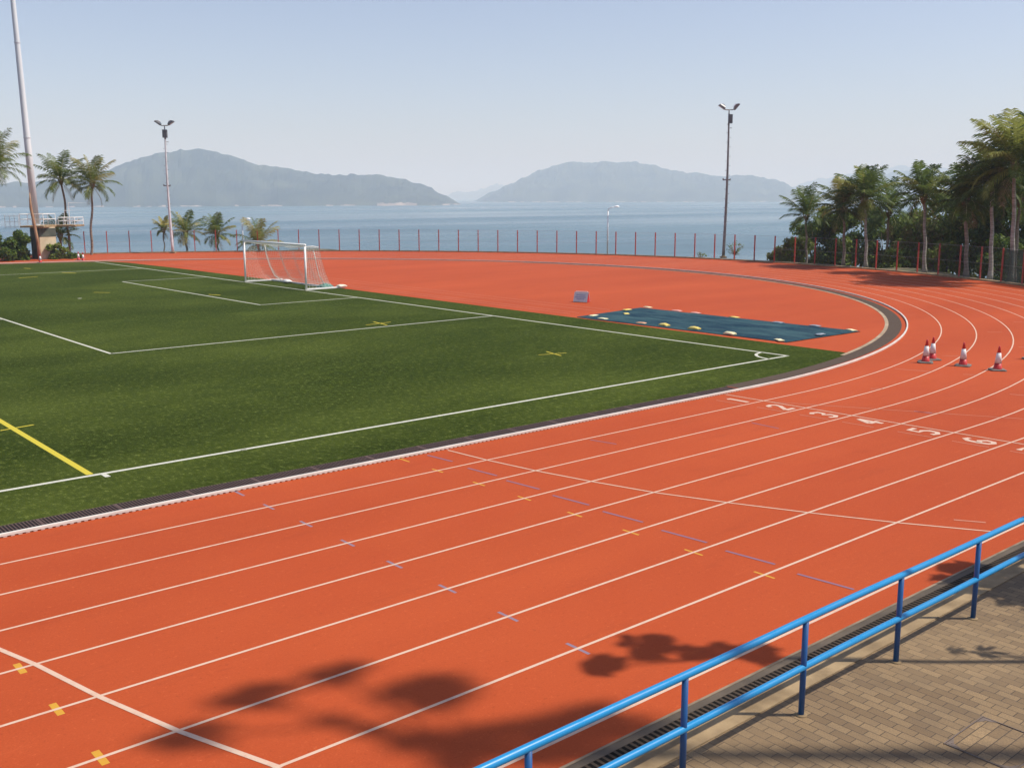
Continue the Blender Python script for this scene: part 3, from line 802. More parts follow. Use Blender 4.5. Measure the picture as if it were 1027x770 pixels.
# ------------------------------------------------------------------ A-frame board
ab = empty('a_frame_board', (6.98, 19.5, 0), R(-66)); tag(ab, 'small white and grey A-frame board with red ends standing on the red infield', 'sign board')
for s in (-1, 1):
    mb = MB(); rot = Matrix.Rotation(s*R(22), 3, 'X')
    mb.box((0, s*.125, .26), (.72, .02, .50), rot); mb.build('panel', mat('grey_white_board', (.34, .35, .39), (.44, .44, .48), 6, .6), ab)
    mb = MB()
    for k, (w, zz) in enumerate(((.5, .36), (.58, .26), (.4, .17))):
        mb.box((0, s*(.125+.012) + s*(.26-zz)*.40, zz), (w, .004, .035), rot)
    mb.build('print', mat('blue_grey_print', (.20, .24, .38), None), ab)
mb = MB()
mb.box((0, 0, .525), (.60, .05, .035)); mb.build('top_strip', mat('pink_white_strip', (.75, .55, .52), None), ab)
mb = MB()
mb.tri((.365, -.20, .02), (.365, .20, .02), (.365, .02, .46)); mb.tri((.35, .20, .02), (.35, -.20, .02), (.35, .02, .46)); mb.build('end_panel', M['cone_red'], ab)

# ------------------------------------------------------------------ traffic cones
def make_cone(loc, rz, label, lean=0.0, name='traffic_cone', grp='traffic cones on the track'):
    c = empty(name, loc, rz); c.rotation_euler = (lean, lean*.6, rz)
    tag(c, label, 'traffic cone', grp)
    mb = MB(); h = .225
    P = [(-h+.05, -h), (h-.05, -h), (h, -h+.05), (h, h-.05), (h-.05, h), (-h+.05, h), (-h, h-.05), (-h, -h+.05)]
    i = len(mb.v); mb.v += [(x, y, .0) for x, y in P] + [(x, y, .03) for x, y in P] + [(x*.85, y*.85, .045) for x, y in P]
    for k in range(8):
        k2 = (k+1) % 8; mb.f.append((k, k2, 8+k2, 8+k)); mb.f.append((8+k, 8+k2, 16+k2, 16+k)); mb.mi += [0, 0]
    mb.f.append(tuple(range(16, 24))); mb.mi.append(0); mb.f.append(tuple(range(8))[::-1]); mb.mi.append(0)
    mb.build('base', M['dark_rubber'], c)
    rr = lambda z: .125 - (.125-.026)*(z/.72)
    mb = MB(); mb.lathe([(rr(0)+.012, .03), (rr(.05), .07), (rr(.225), .225)], 20); mb.build('lower_band', M['cone_red'], c, True)
    mb = MB(); mb.lathe([(rr(.225)+.006, .225), (rr(.52)+.006, .525)], 20); mb.build('white_sleeve', M['cone_white'], c, True)
    mb = MB(); mb.lathe([(rr(.525), .525), (rr(.70), .70), (.022, .725), (.01, .73)], 16); mb.build('tip', M['cone_red'], c, True)
    return c
make_cone((2.05, -.86, 0), .5, 'red and white traffic cone in front of another, leftmost on the bend', .02)
make_cone((2.75, -.72, 0), .9, 'red and white traffic cone half hidden behind the leftmost cone on the bend')
make_cone((2.33, -1.92, 0), .3, 'lone red and white traffic cone between the pair and the rightmost cone on the bend', -.015)
make_cone((2.31, -2.98, 0), .65, 'rightmost red and white traffic cone on the bend, standing on a lane line', .015)
make_cone((5.20, -2.72, 0), .65, 'red and white traffic cone at the right end of the row on the bend')
make_cone((-3.68, 70.1, 0), .4, 'distant traffic cone by itself at the grass edge below the concrete lookout')
make_cone((-.35, 71.3, 0), .9, 'distant traffic cone standing just behind another at the far corner of the pitch')
make_cone((-.42, 69.95, 0), .2, 'distant traffic cone at the far corner of the pitch, front one of two')

# ------------------------------------------------------------------ floodlight towers
def lamp_head(parent, base, side, name, glass, tilt):
    rot = Matrix.Rotation(tilt, 3, 'Y')
    h = empty_like = None
    mb = MB(); c = Vector(base)
    # shallow dish: long box with bevelled back
    prof = [(-.36, .0, .42), (-.30, .16, .34), (.0, .26, .26)]
    pts = []
    def ringp(x, s, y): return [c + rot @ Vector((sx*.29*s, sy*.24*s, x*.8)) for sx, sy in ((-1, -1), (1, -1), (1, 1), (-1, 1))]
    r0 = ringp(-.10, 1.0, 0); r1 = ringp(.06, .95, 0); r2 = ringp(.20, .5, 0)
    for a, b in ((r0, r1), (r1, r2)):
        for k in range(4): mb.quad(a[k], a[(k+1) % 4], b[(k+1) % 4], b[k])
    mb.quad(*r2); o = mb.build('lamp_housing', M['lamp_dark'] if not glass else M['lamp_brown'], parent)
    mb = MB(); q = ringp(-.105, .93, 0); mb.quad(*q[::-1]); mb.build('lamp_glass', M['lamp_brown'] if glass else M['galv'], o)
    mb = MB(); q = [c + rot @ Vector((x*.6, y*.8, .17)) for x, y in ((-.2, -.13), (.22, -.13), (.22, .13), (-.2, .13))]; q2 = [p + rot @ Vector((0, 0, .05)) for p in q]
    for k in range(4): mb.quad(q[k], q[(k+1) % 4], q2[(k+1) % 4], q2[k])
    mb.quad(*q2); mb.build('lamp_cap', M['lamp_white'], o)
    return o
def tower(loc, h, label, mpole, bend, rz, brown):
    t = empty('floodlight_tower', loc, rz); tag(t, label, 'floodlight')
    n = 14; pts = [(bend*math.sin(PI*k/n)*.25 + bend*.2*k/n, 0, (h-.6)*k/n) for k in range(n+1)]
    mb = MB(); mb.tube(pts, [.13 - .065*k/n for k in range(n+1)], 10); mb.build('pole', mpole, t, True)
    tx = pts[-1][0]
    mb = MB(); mb.tube([(tx, 0, h-.65), (tx, 0, h-.28)], .045, 8); mb.tube([(tx-.5, 0, h-.22), (tx-.25, 0, h-.3), (tx+.25, 0, h-.3), (tx+.5, 0, h-.22)], .04, 8); mb.build('crossarm', M['steel_dark'], t, True)
    lamp_head(t, (tx-.58, 0, h-.05), -1, 'lamp', False, R(33)); lamp_head(t, (tx+.60, 0, h-.05), 1, 'lamp', brown, R(-33) if not brown else R(-50))
    mb = MB(); mb.box((tx+(.0 if not brown else .14), -.02, h-1.02), (.40 if not brown else .30, .30, .72)); bevel(mb.build('control_box', M['lamp_dark'], t), .02)
    mb = MB(); mb.tube([(tx, 0, h-1.5), (tx, 0, h-1.38)], .09, 8); mb.box((tx+.12, 0, h-1.75), (.34, .05, .04)); mb.build('clamp', M['steel_dark'], t)
    zb = h*.52
    xb = pts[int(n*.52)][0]
    mb = MB(); mb.box((xb-.05, 0, zb), (.62, .10, .09)); mb.tube([(xb-.34, 0, zb-.02), (xb-.34, 0, zb+.14)], .05, 6); mb.tube([(xb+.24, 0, zb-.05), (xb+.24, 0, zb+.10)], .045, 6); mb.build('bracket', M['steel_dark'], t)
    mb = MB(); z = 3.0; s = 1
    while z < h-1.8:
        f = z/(h-.6); xx = bend*math.sin(PI*f)*.25 + bend*.2*f
        mb.tube([(xx, 0, z), (xx + s*.22, 0, z+.01)], .014, 5); z += .38; s = -s
    mb.build('step_rungs', M['steel_dark'], t)
    mb = MB(); mb.box((0, 0, .05), (.5, .5, .12)); mb.lathe([(.2, .11), (.2, .15), (.14, .16)], 12); mb.build('footing', M['concrete'], t)
    return t
face = math.atan2(RT.y, RT.x)
p = spot(727.5, 88.2); tower(p, 12.35, 'dark floodlight pole with two lamps rising beyond the fence on the right of the bay', M['steel_dark'], .30, face, True)
p = spot(170, 100.5); tower(p, 11.8, 'silver floodlight pole with two winged lamps rising among the low palms', M['galv'], -.32, face, False)
# street lamps on the road below
def street_lamp(px, d, top, reach, label, rz=None, sc=1.0):
    p = spot(px, d, -1.5); t = empty('street_lamp', p, face if rz is None else rz); tag(t, label, 'street lamp', 'street lamps below the fence')
    H = hgt(top, d) + 1.5
    mb = MB(); mb.tube([(0, 0, 0), (0, 0, H*.6), (0, 0, H-.25)], [.085, .065, .05], 10); mb.build('pole', M['galv'] if sc == 1 else M['steel_dark'], t, True)
    mb = MB(); mb.tube([(0, 0, H-.27), (.03, 0, H-.1), (.14, 0, H), (reach*.5, 0, H+.06), (reach, 0, H+.10)], .035, 8); mb.build('arm', M['galv'], t, True)
    mb = MB()
    prof = [(-.02, .03, .02), (.08, .10, .07), (.25, .13, .11), (.42, .10, .08), (.52, .02, .02)]
    n = 10; base = len(mb.v)
    for x, ry, rz_ in prof:
        for j in range(n):
            a = 2*PI*j/n; z = math.sin(a); mb.v.append((reach + x, math.cos(a)*ry*1.3, H+.12 + (z*rz_*1.3 if z > 0 else z*rz_*.4)))
    for k in range(len(prof)-1):
        for j in range(n):
            j2 = (j+1) % n; mb.f.append((base+k*n+j, base+k*n+j2, base+(k+1)*n+j2, base+(k+1)*n+j)); mb.mi.append(0)
    mb.build('lamp_head', M['lamp_white'], t, True)
street_lamp(610, 96, 209, .55, 'street lamp with a white head standing alone against the sea right of centre')
street_lamp(241.5, 106, 219.5, .35, 'street lamp with a white head among the low palms behind the goal')

# ------------------------------------------------------------------ concrete lookout and tall mast on the left
D = 95.0
def lk(px, d=D, z=0): return spot(px, d, z)
lo = empty('concrete_lookout', lk(34.5), face); tag(lo, 'mushroom shaped concrete lookout with a railed flat roof at the far left of the track', 'lookout')
S = D/FPX
rl = Matrix.Rotation(R(52), 3, 'Z'); ctr = Vector((0.05, .9, 0))
mb = MB(); mb.box(ctr + Vector((0, 0, 1.25)), (1.45, 1.45, 2.8), rl); bevel(mb.build('tower_wall', M['beige'], lo), .03)
mb = MB(); mb.box(ctr + Vector((0, 0, 2.22)), (1.49, 1.49, .72), rl); bevel(mb.build('slab_shade_band', M['shade_wall'], lo), .02)  # dark band paints the roof slab's shadow on the upper wall
mb = MB(); mb.box(ctr + rl @ Vector((-.735, 0, 1.2)), (.03, 1.35, 2.6), rl); mb.build('shaded_face_panel', M['shade_wall'], lo)  # dark sheet paints the shade of the face turned from the sun
mb = MB(); mb.box((-.22, .75, 2.72), (2.0, 2.4, .15)); bevel(mb.build('roof_slab', M['concrete'], lo), .03)
mb = MB(); mb.box((.55, 2.95, 2.72), (3.6, 1.98, .15)); bevel(mb.build('roof_slab', M['concrete'], lo), .03)
def railing(x0, x1, y0, y1, z0, h, nm):
    mb = MB()
    for z in (z0+h, z0+h*.55):
        mb.tube([(x0, y0, z), (x1, y0, z)], .028, 6); mb.tube([(x0, y1, z), (x1, y1, z)], .028, 6); mb.tube([(x0, y0, z), (x0, y1, z)], .028, 6); mb.tube([(x1, y0, z), (x1, y1, z)], .028, 6)
    n = max(3, int((x1-x0)/.55))
    for k in range(n+1):
        x = x0 + (x1-x0)*k/n
        for y in (y0, y1): mb.tube([(x, y, z0), (x, y, z0+h)], .026, 6)
    return mb.build(nm, M['white_gloss'], lo)
railing(.9, 2.3, 2.05, 3.85, 2.80, .62, 'railing')
railing(-1.2, .75, -.4, 1.9, 2.80, .95, 'railing')
mb = MB(); mb.tube([(.9, 3.4, 2.8), (.9, 3.4, 4.0), (2.4, 3.4, 4.0)], .03, 6); mb.tube([(1.2, 3.7, 2.8), (1.2, 3.7, 4.65), (3.1, 3.7, 4.65)], .03, 6); mb.build('rear_handrail', M['white_gloss'], lo)
# lattice stair rail at the left of the slab
mb = MB()
for z in (2.7, 3.15, 3.6): mb.tube([(-2.35, -.6, z), (-1.2, -.6, z)], .022, 6)
for x in (-2.35, -1.95, -1.55, -1.2): mb.tube([(x, -.6, 2.6), (x, -.6, 3.7)], .022, 6)
mb.build('stair_railing', M['galv'], lo)
mast = empty('floodlight_mast', lk(32.0, D+1.2, 2.79), face); mast.rotation_euler = Euler((0, -.018, face)); tag(mast, 'very tall pale tapering mast standing on the roof of the concrete lookout', 'mast')
mb = MB(); H = 26.0
mb.tube([(0, .3, 0), (0, .3, H*.25), (0, .3, H*.5), (0, .3, H*.75), (0, .3, H)], [.30, .265, .225, .185, .15], 20); mb.build('pole', M['mast'], mast, True)
mb = MB()
for z in (.0, 7.2, 14.8): mb.lathe([(.335-.0056*z, 0), (.335-.0056*z, .07)], 20, (0, .3, z))
mb.build('flange', M['galv'], mast)
mb = MB(); mb.box((0, .3, H+.2), (3.0, .25, .2)); mb.build('crossarm', M['galv'], mast)
for x in (-1.2, 0, 1.2):
    mb = MB(); mb.box((x, -.1, H+.55), (.7, .3, .5), Matrix.Rotation(.5, 3, 'X')); bevel(mb.build('lamp_housing', M['lamp_dark'], mast), .03)
bt = empty('bare_trunk', lk(35.0, D-1.5), face); tag(bt, 'bare leaning reddish palm trunk in front of the lookout and the mast', 'tree trunk')
mb = MB(); mb.tube([(0, 0, -.1), (-.08, 0, 1.5), (-.28, 0, 3.2), (-.42, 0, 4.3), (-.42, 0, 4.9), (-.40, 0, 5.5)], [.14, .12, .115, .11, .08, .03], 12); mb.build('trunk', M['trunk_red'], bt, True)

# ------------------------------------------------------------------ palms
def frond(mb, rr, base, az, e0, L, droop, wind, dens=30, lw=.05, mi=0, rib=None):
    p = Vector(base); e = e0; pts = [p.copy()]; dirs = []
    n = 16; seg = L/n
    for k in range(n):
        d = Vector((math.cos(az)*math.cos(e), math.sin(az)*math.cos(e), math.sin(e)))
        d = (d + wind*(k/n)*.5).normalized()
        dirs.append(d); p = p + d*seg; pts.append(p.copy())
        e -= droop/n*(.35 + 1.3*k/n)
    dirs.append(dirs[-1])
    # rachis
    for k in range(n):
        w = (.028 if rib is None else .042)*(1-k/n) + .006; s = dirs[k].cross(Vector((0, 0, 1)))
        s = s.normalized()*w if s.length > 1e-3 else Vector((w, 0, 0))
        mb.quad(pts[k]-s, pts[k]+s, pts[k+1]+s*.9, pts[k+1]-s*.9, mi if rib is None else rib)
    for k in range(dens):
        t = .10 + .90*(k + rr.random()*.6)/dens
        i = min(int(t*n), n-1); f = t*n - i
        q = pts[i].lerp(pts[i+1], f); d = dirs[i]
        side = d.cross(Vector((0, 0, 1)))
        side = side.normalized() if side.length > 1e-3 else Vector((-math.sin(az), math.cos(az), 0))
        up = side.cross(d).normalized()
        ll = L*.29*(.35 + .9*math.sin(PI*min(1, t*.86 + .10)))*(.85 + .3*rr.random())
        for s in (-1, 1):
            if rr.random() < .06: continue
            fwd = .50 + .55*t + .15*rr.random()
            dv = (side*s*(1.0 + .2*rr.random()) + d*fwd + up*(.28 - .1*rr.random()) + Vector((0, 0, -.20-.35*rr.random())) + wind*.25).normalized()
            mid = q + dv*ll*.5; dv2 = (dv + Vector((0, 0, -.55-.3*rr.random())) + wind*.3).normalized(); tip = mid + dv2*ll*.5
            wv = d*lw*.5
            mb.quad(q-wv*.7, q+wv*.7, mid+wv, mid-wv, mi); mb.tri(mid-wv, mid+wv, tip, mi)
def palm(loc, h, lean, L, nf, label, seed, mats, wind=(0, 0, 0), tr=.13, trunk='trunk', dens=30, lw=.055, grp='palms along the fence', dead=2, top_yellow=.2, zbase=0):
    rr = random.Random(seed)
    t = empty('palm_tree', loc); tag(t, label, 'palm tree', grp)
    n = 14; lx, ly = lean
    pts = [(lx*(k/n)**1.6 + .06*math.sin(k*1.1+seed), ly*(k/n)**1.6, zbase + (h-zbase)*k/n) for k in range(n+1)]
    rad = [tr*(1.55 if k == 0 else 1.15 if k == 1 else 1 - .38*k/n) for k in range(n+1)]
    mb = MB(); mb.tube(pts, rad, 10)
    mb.build('trunk', M[trunk], t, True)
    top = Vector(pts[-1]); W = Vector(wind)
    mb = MB()
    # fibrous heart of the crown
    nf += 3
    for k in range(nf):
        f = k/(nf-1)
        az = k*2.39996 + rr.uniform(-.25, .25)
        e0 = R(87) - f*R(100) + rr.uniform(-.12, .12)
        mi = 1 if rr.random() < top_yellow else 0  # random share of second-colour fronds, mostly painting sunlit highlights into the crown
        frond(mb, rr, top + Vector((math.cos(az)*.07, math.sin(az)*.07, .25*(1-f))), az, e0, L*1.06*(.82 + .25*math.sin(PI*min(1, f+.25)) - .1*(f < .1)), R(12) + R(32)*rr.random() + f*R(64), W, dens, lw*1.25, mi, 2 if rr.random() < .7 else None)
    mb.build('crown', [M[mats[0]], M[mats[1]], M['frond_rib']], t)
    mb = MB()
    for k in range(9):
        a = k*2.4; mb.tube([top + Vector((0, 0, -.35)), top + Vector((math.cos(a)*.20, math.sin(a)*.20, .05)), top + Vector((math.cos(a)*.30, math.sin(a)*.30, .42))], [.07, .05, .02], 5)
    mb.build('leaf_bases', M['frond_dry'], t)
    if dead:
        mb = MB()
        for k in range(dead):
            az = rr.random()*6.28; frond(mb, rr, top + Vector((0, 0, -.1)), az, R(-35)-rr.random()*.4, L*.75, R(45), W*.3, dens//2, lw*.8)
        mb.build('dead_fronds', M['frond_dry'], t)
    return t
WR = RT*.10   # light sea breeze
fence_d = 0
# right-hand row, from the near tall one to the far one
palm((33.62, 10.50, 0), 6.75, (-.35, .2), 3.1, 28, 'tallest palm tree, last on the right beside the green windbreak', 11, ('frond_dark', 'frond_bright'), RT*-.06, .15, 'trunk_pale', 40, .06, top_yellow=.35, dead=1)
palm((34.95, 12.35, 0), 5.7, (-.2, .25), 2.6, 24, 'palm tree with a pale trunk between the tallest palm and a dark leaning one', 12, ('frond_dark', 'frond_bright'), RT*-.10, .14, 'trunk_pale', 36, .06, dead=1)
palm((36.15, 14.45, 0), 4.65, (-.35, .2), 2.4, 24, 'dark palm tree with drooping fronds and a leaning grey trunk', 13, ('frond_dark', 'frond_dark'), RT*-.12, .15, 'trunk', 36, .06, dead=2)
palm((37.5, 17.95, 0), 4.9, (-.1, .3), 2.2, 22, 'slender palm tree standing alone against the sky in the right hand row', 14, ('frond_dark', 'frond_bright'), RT*.04, .13, 'trunk_pale', 34, .055, dead=1, top_yellow=.25)
palm((39.25, 23.3, 0), 4.75, (-.15, .3), 2.4, 24, 'palm tree with a pale trunk, second from the left in the right hand row', 15, ('frond_dark', 'frond_bright'), RT*.05, .12, 'trunk_pale', 36, .055, dead=0, top_yellow=.35)
palm((39.75, 25.4, 0), 4.05, (-.2, .1), 2.3, 24, 'palm tree at the left end of the right hand row', 16, ('frond_dark', 'frond_yellow'), RT*-.08, .12, 'trunk', 34, .055, dead=1, top_yellow=.14)
q = spot(812, 84); palm((q.x, q.y, -.6), 4.1, (-.2, .1), 2.2, 18, 'low bushy palm leaning out of the shrubs left of the right hand palm row', 17, ('frond_dark', 'frond_yellow'), RT*-.18, .1, 'trunk', 30, .05, dead=1, top_yellow=.1)
q = spot(893, 82); palm((q.x, q.y, -.8), 4.6, (.1, .1), 2.6, 18, 'low drooping palm between the slender palm and the pale split trunk', 18, ('frond_dark', 'frond_dark'), RT*.10, .11, 'trunk', 32, .055, dead=1)
q = spot(1024, 72); palm((q.x, q.y, -.3), 5.0, (.1, .1), 2.6, 20, 'short palm at the right edge under the tallest palm', 19, ('frond_dark', 'frond_dark'), RT*.05, .12, 'trunk', 32, .055, dead=1)
# left-hand palms
def lpalm(px, d, ytop, **k):
    q = spot(px, d); return q, hgt(ytop, d)
q, h = lpalm(66, 101.5, 183); q.z = -1.5; palm(q, h+1.5, (-.25, .0), 2.5, 20, 'tall palm on the left, nearer the mast, with a frond hanging by its trunk', 21, ('frond', 'frond_yellow'), WR*.6, .13, 'trunk', 30, .05, top_yellow=.2, dead=3)
q, h = lpalm(87, 100.5, 186); q.z = -1.5; palm(q, h+1.5, (.45, -.4), 2.5, 20, 'tall palm on the left with a curved trunk, right of its neighbour by the mast', 22, ('frond', 'frond_yellow'), WR, .125, 'trunk', 30, .05, top_yellow=.22, dead=3)
q, h = lpalm(-10, 93, 172); palm(q, h, (.3, -.2), 2.9, 26, 'palm cut off by the left edge of the photo', 23, ('frond', 'frond_yellow'), WR, .13, 'trunk', 30, .05, top_yellow=.3, dead=3)
low = [(161.5, 106, 228, 1.15, 12, 'small thin palm with a yellowish crown, left of the silver floodlight pole', ('frond_yellow', 'frond'), .07),
       (184, 104, 232, 2.0, 18, 'bushy low palm just right of the silver floodlight pole', ('frond', 'frond_yellow'), .12),
       (216, 103, 234, 1.95, 18, 'low palm halfway between the silver floodlight pole and the goal', ('frond', 'frond_yellow'), .10),
       (257, 102, 243, 2.4, 20, 'wide low palm right behind the goal', ('frond_yellow', 'frond'), .12)]
for i, (px, d, yt, L, nf, lab, mm, tr) in enumerate(low):
    q, h = lpalm(px, d, yt); q.z = -1.2
    palm(q, h+1.2, (.05, .1), L, nf, lab, 31+i, mm, WR*.5, tr, 'trunk', 26, .05, 'low palms beyond the fence', dead=2, top_yellow=.3)
q, h = lpalm(56, 101, 233); q.z = -.5; palm(q, h+.5, (.1, 0), 1.9, 16, 'short palm between the lookout and the left tall palm', 41, ('frond_dark', 'frond'), WR*.5, .12, 'trunk', 24, .05, 'low palms beyond the fence', dead=1)

# ------------------------------------------------------------------ bushy trees
def tree(loc, h, w, label, seed, lm, leaf=.17, n=2600, trunk_h=None, name='broadleaf_tree', grp='trees beyond the fence', low=.12, cat='tree'):
    rr = random.Random(seed); t = empty(name, loc); tag(t, label, cat, grp)
    mb = MB()
    base = Vector((0, 0, -.3)); fork = Vector((rr.uniform(-.2, .2), rr.uniform(-.2, .2), h*.35))
    mb.tube([base, fork*.5, fork], [.05*h*.5+.02, .04*h*.5+.01, .03*h*.5], 8)
    clumps = []
    nc = int(14 + w*3)
    for k in range(nc):
        a = rr.random()*2*PI; rd = math.sqrt(rr.random())*w/2
        zz = h*(low + (1-low)*rr.random())
        lim = math.sqrt(max(0, 1 - ((zz/h - .55)/.55)**2)) if zz/h > .55 else 1
        c = Vector((math.cos(a)*rd*(.25+.75*lim), math.sin(a)*rd*(.25+.75*lim), zz*.93))
        cr = (.20 + .20*rr.random())*min(w, h)*.55
        clumps.append((c, cr))
        mid = fork.lerp(c, .55) + Vector((0, 0, -.1))
        mb.tube([fork*.8, mid, c], [.022*h*.4+.008, .02, .008], 5)
    mb.build('trunk', M['bark'], t, True)
    mb = MB()
    for k in range(n):
        c, cr = clumps[rr.randrange(nc)]
        d = Vector((rr.gauss(0, 1), rr.gauss(0, 1), rr.gauss(0, .8))); d = d.normalized()*cr*(rr.random()**.45)
        p = c + d
        if p.z < .05: continue
        s = leaf*(.6 + .8*rr.random())
        nrm = (d.normalized()*.6 + Vector((rr.uniform(-1, 1), rr.uniform(-1, 1), rr.uniform(-.3, 1.2)))).normalized()
        a = nrm.orthogonal().normalized(); a = Matrix.Rotation(rr.random()*6.28, 3, nrm) @ a; b = nrm.cross(a)
        mi = 0 if rr.random() < .72 else 1
        mb.quad(p - a*s, p - b*s*.45, p + a*s, p + b*s*.45, mi)
    mb.build('crown', [M[x] for x in lm], t)
    return t
TR = [(786, 86, 247, 2.6, ('leaf_c', 'leaf_a'), 'small pale shrub at the left tip of the thicket on the right'),
      (798, 85, 238, 3.0, ('leaf_a', 'leaf_c'), 'rounded green bush at the left end of the thicket behind the fence'),
      (818, 90, 218, 4.0, ('leaf_b', 'leaf_a'), 'dark bushy tree under the low leaning palm'),
      (842, 90, 206, 4.2, ('leaf_a', 'leaf_b'), 'green bushy tree behind the palm at the left end of the row'),
      (866, 93, 204, 4.0, ('leaf_b', 'leaf_a'), 'dark tree behind the pale split palm trunk'),
      (893, 90, 206, 4.4, ('leaf_b', 'leaf_a'), 'dark leafy tree behind the low drooping palm'),
      (917, 88, 204, 4.4, ('leaf_a', 'leaf_b'), 'green leafy tree behind the slender lone palm'),
      (944, 84, 192, 5.2, ('leaf_c', 'leaf_a'), 'olive green twiggy tree between the slender palm and the dark leaning palm'),
      (972, 82, 194, 5.0, ('leaf_b', 'leaf_a'), 'dark green tree behind the dark leaning palm'),
      (1002, 80, 186, 5.4, ('leaf_b', 'leaf_a'), 'tall dark tree behind the two pale trunks at the right'),
      (1030, 78, 176, 5.6, ('leaf_b', 'leaf_b'), 'very dark tree at the right edge behind the tallest palm'),
      (955, 79, 240, 3.0, ('leaf_a', 'leaf_c'), 'low green bush at the fence below the olive tree'),
      (905, 81, 247, 2.6, ('leaf_a', 'leaf_b'), 'low bush at the fence below the slender palm'),
      (1012, 74, 235, 3.4, ('leaf_b', 'leaf_a'), 'dark low bush behind the green windbreak netting')]
for i, (px, d, yt, w, lm, lab) in enumerate(TR):
    z = -.8 if d < 83 else -2.2
    q = spot(px, d, z); h = hgt(yt, d) - z
    tree(q, h, w, lab, 50+i, lm, leaf=.16, n=int(1400 + 800*w*max(1, h/4)), low=.10 if h < 4.5 else .18)
LT = [(1, 94.5, 226, 2.9, ('leaf_b', 'leaf_a'), 'dark bush at the left edge beside the lookout'),
      (16, 96.5, 227, 1.5, ('leaf_a', 'leaf_b'), 'green bush between the left edge and the lookout stairs'),
      (54, 95, 238, 1.5, ('leaf_a', 'leaf_c'), 'scrubby green bush right of the beige lookout wall'),
      (69, 95, 248, 2.0, ('leaf_b', 'leaf_a'), 'low dark shrub at the foot of the two tall left palms')]
for i, (px, d, yt, w, lm, lab) in enumerate(LT):
    q = spot(px, d, -.4); h = hgt(yt, d) + .4
    tree(q, h, w, lab, 80+i, lm, leaf=.15, n=int(1500 + 500*w*h), low=.08, name='shrub', grp='shrubs by the lookout', cat='shrub')
q = spot(739, 90, -.3); tree(q, hgt(240, 90)+.3, 1.5, 'sparse sapling beside the foot of the dark floodlight pole', 91, ('leaf_a', 'leaf_c'), .09, 130, name='sapling', grp='shrubs by the lookout', cat='sapling')
q = spot(705, 90, -.3); tree(q, hgt(252, 90)+.3, .9, 'tiny weedy plant on the fence kerb left of the dark floodlight pole', 92, ('leaf_a', 'leaf_c'), .08, 70, name='sapling', grp='shrubs by the lookout', cat='sapling')

# ------------------------------------------------------------------ two big-leaved trees on the terrace, out of view: their shade falls on the track
SD = Vector((.748*math.cos(R(55)), -.664*math.cos(R(55)), math.sin(R(55)))); SD.normalize()
M['umbrella_leaf'] = make_leaf_mat('glossy_umbrella_leaves', (.03, .06, .015), (.05, .09, .02), 1.0, .08)
def rosette(mb, c, r, rr, n=9, wd=.27):
    for k in range(n):
        a = k*2*PI/n + rr.uniform(-.25, .25); el = rr.uniform(-.5, .25)
        d = Vector((math.cos(a)*math.cos(el), math.sin(a)*math.cos(el), math.sin(el))); s = d.cross(Vector((0, 0, 1))).normalized()*r*wd
        c1 = c + d*r*.06
        mb.poly([c1, c1 + d*r*.40 + s, c1 + d*r*.75 + s*.8 + Vector((0, 0, -.03)), c + d*r*1.1 + Vector((0, 0, -.08)), c1 + d*r*.75 - s*.8 + Vector((0, 0, -.03)), c1 + d*r*.40 - s])
def sunpt(gx, gy, z): t = z/SD.z; return Vector((gx + SD.x*t, gy + SD.y*t, z))
rr = random.Random(5)
TB = Vector((-10.2, -20.65, 0)); ZT = 25.5
ut = empty('umbrella_tree', TB); tag(ut, 'very tall umbrella tree with rosettes of big leaves on the terrace, shading the track', 'tree')
mb = MB(); rmesh = MB()
mb.tube([(0, 0, -.1), (.05, .0, 4), (-.05, .0, 10), (.05, 0, 17), (.0, 0, 23.6)], [.26, .22, .19, .15, .10], 12)
RO = [(-24.58, -7.50, .30), (-24.82, -7.44, .20), (-23.72, -7.16, .32), (-24.02, -7.10, .18), (-22.92, -7.28, .27), (-22.66, -7.22, .16), (-22.46, -8.22, .36), (-22.20, -8.22, .32), (-22.35, -8.45, .22),
      (-23.42, -8.15, .15), (-23.22, -8.55, .17), (-23.05, -8.98, .24), (-22.75, -9.35, .28), (-22.95, -9.55, .22), (-22.40, -9.30, .20), (-22.05, -9.50, .26), (-21.72, -9.68, .30), (-21.40, -9.70, .28), (-21.60, -10.0, .28), (-22.3, -9.9, .26), (-21.95, -10.1, .28), (-21.2, -10.2, .24)]
for gx, gy, r in RO:
    c = sunpt(gx, gy, ZT + rr.uniform(-.8, .8)) - TB
    rosette(rmesh, c, r*1.25, rr, 10, .20); rosette(rmesh, c + Vector((0, 0, .25)), r*.95, rr, 9, .22)
ct = Vector((0, 0, 23.4))
for path in ([(-23.1, -9.0), (-23.45, -8.2), (-24.0, -7.9), (-24.58, -7.5)], [(-23.1, -9.0), (-23.5, -8.0), (-23.72, -7.16)], [(-22.75, -9.3), (-22.9, -8.3), (-22.92, -7.28)], [(-22.75, -9.3), (-22.5, -8.9), (-22.4, -8.22)], [(-22.75, -9.4), (-22.2, -9.5), (-21.72, -9.68), (-21.4, -9.7)], [(-22.75, -9.4), (-22.2, -9.9), (-21.6, -10.0)]):
    P = [ct] + [sunpt(x, y, 24.0 + 1.4*k/len(path)) - TB for k, (x, y) in enumerate(path)]
    mb.tube(P, [.07, .05, .032, .022, .015][:len(P)], 6)
mb.build('trunk', M['bark'], ut, True); rmesh.build('crown', M['umbrella_leaf'], ut)
YB = Vector((-14.45, -14.2, 0))
yt = empty('young_umbrella_tree', YB); tag(yt, 'thin young tree with a single bare stem and a few big leaves near the railing', 'tree')
mb = MB(); rmesh = MB()
tip = sunpt(-19.35, -9.78, 9.6) - YB
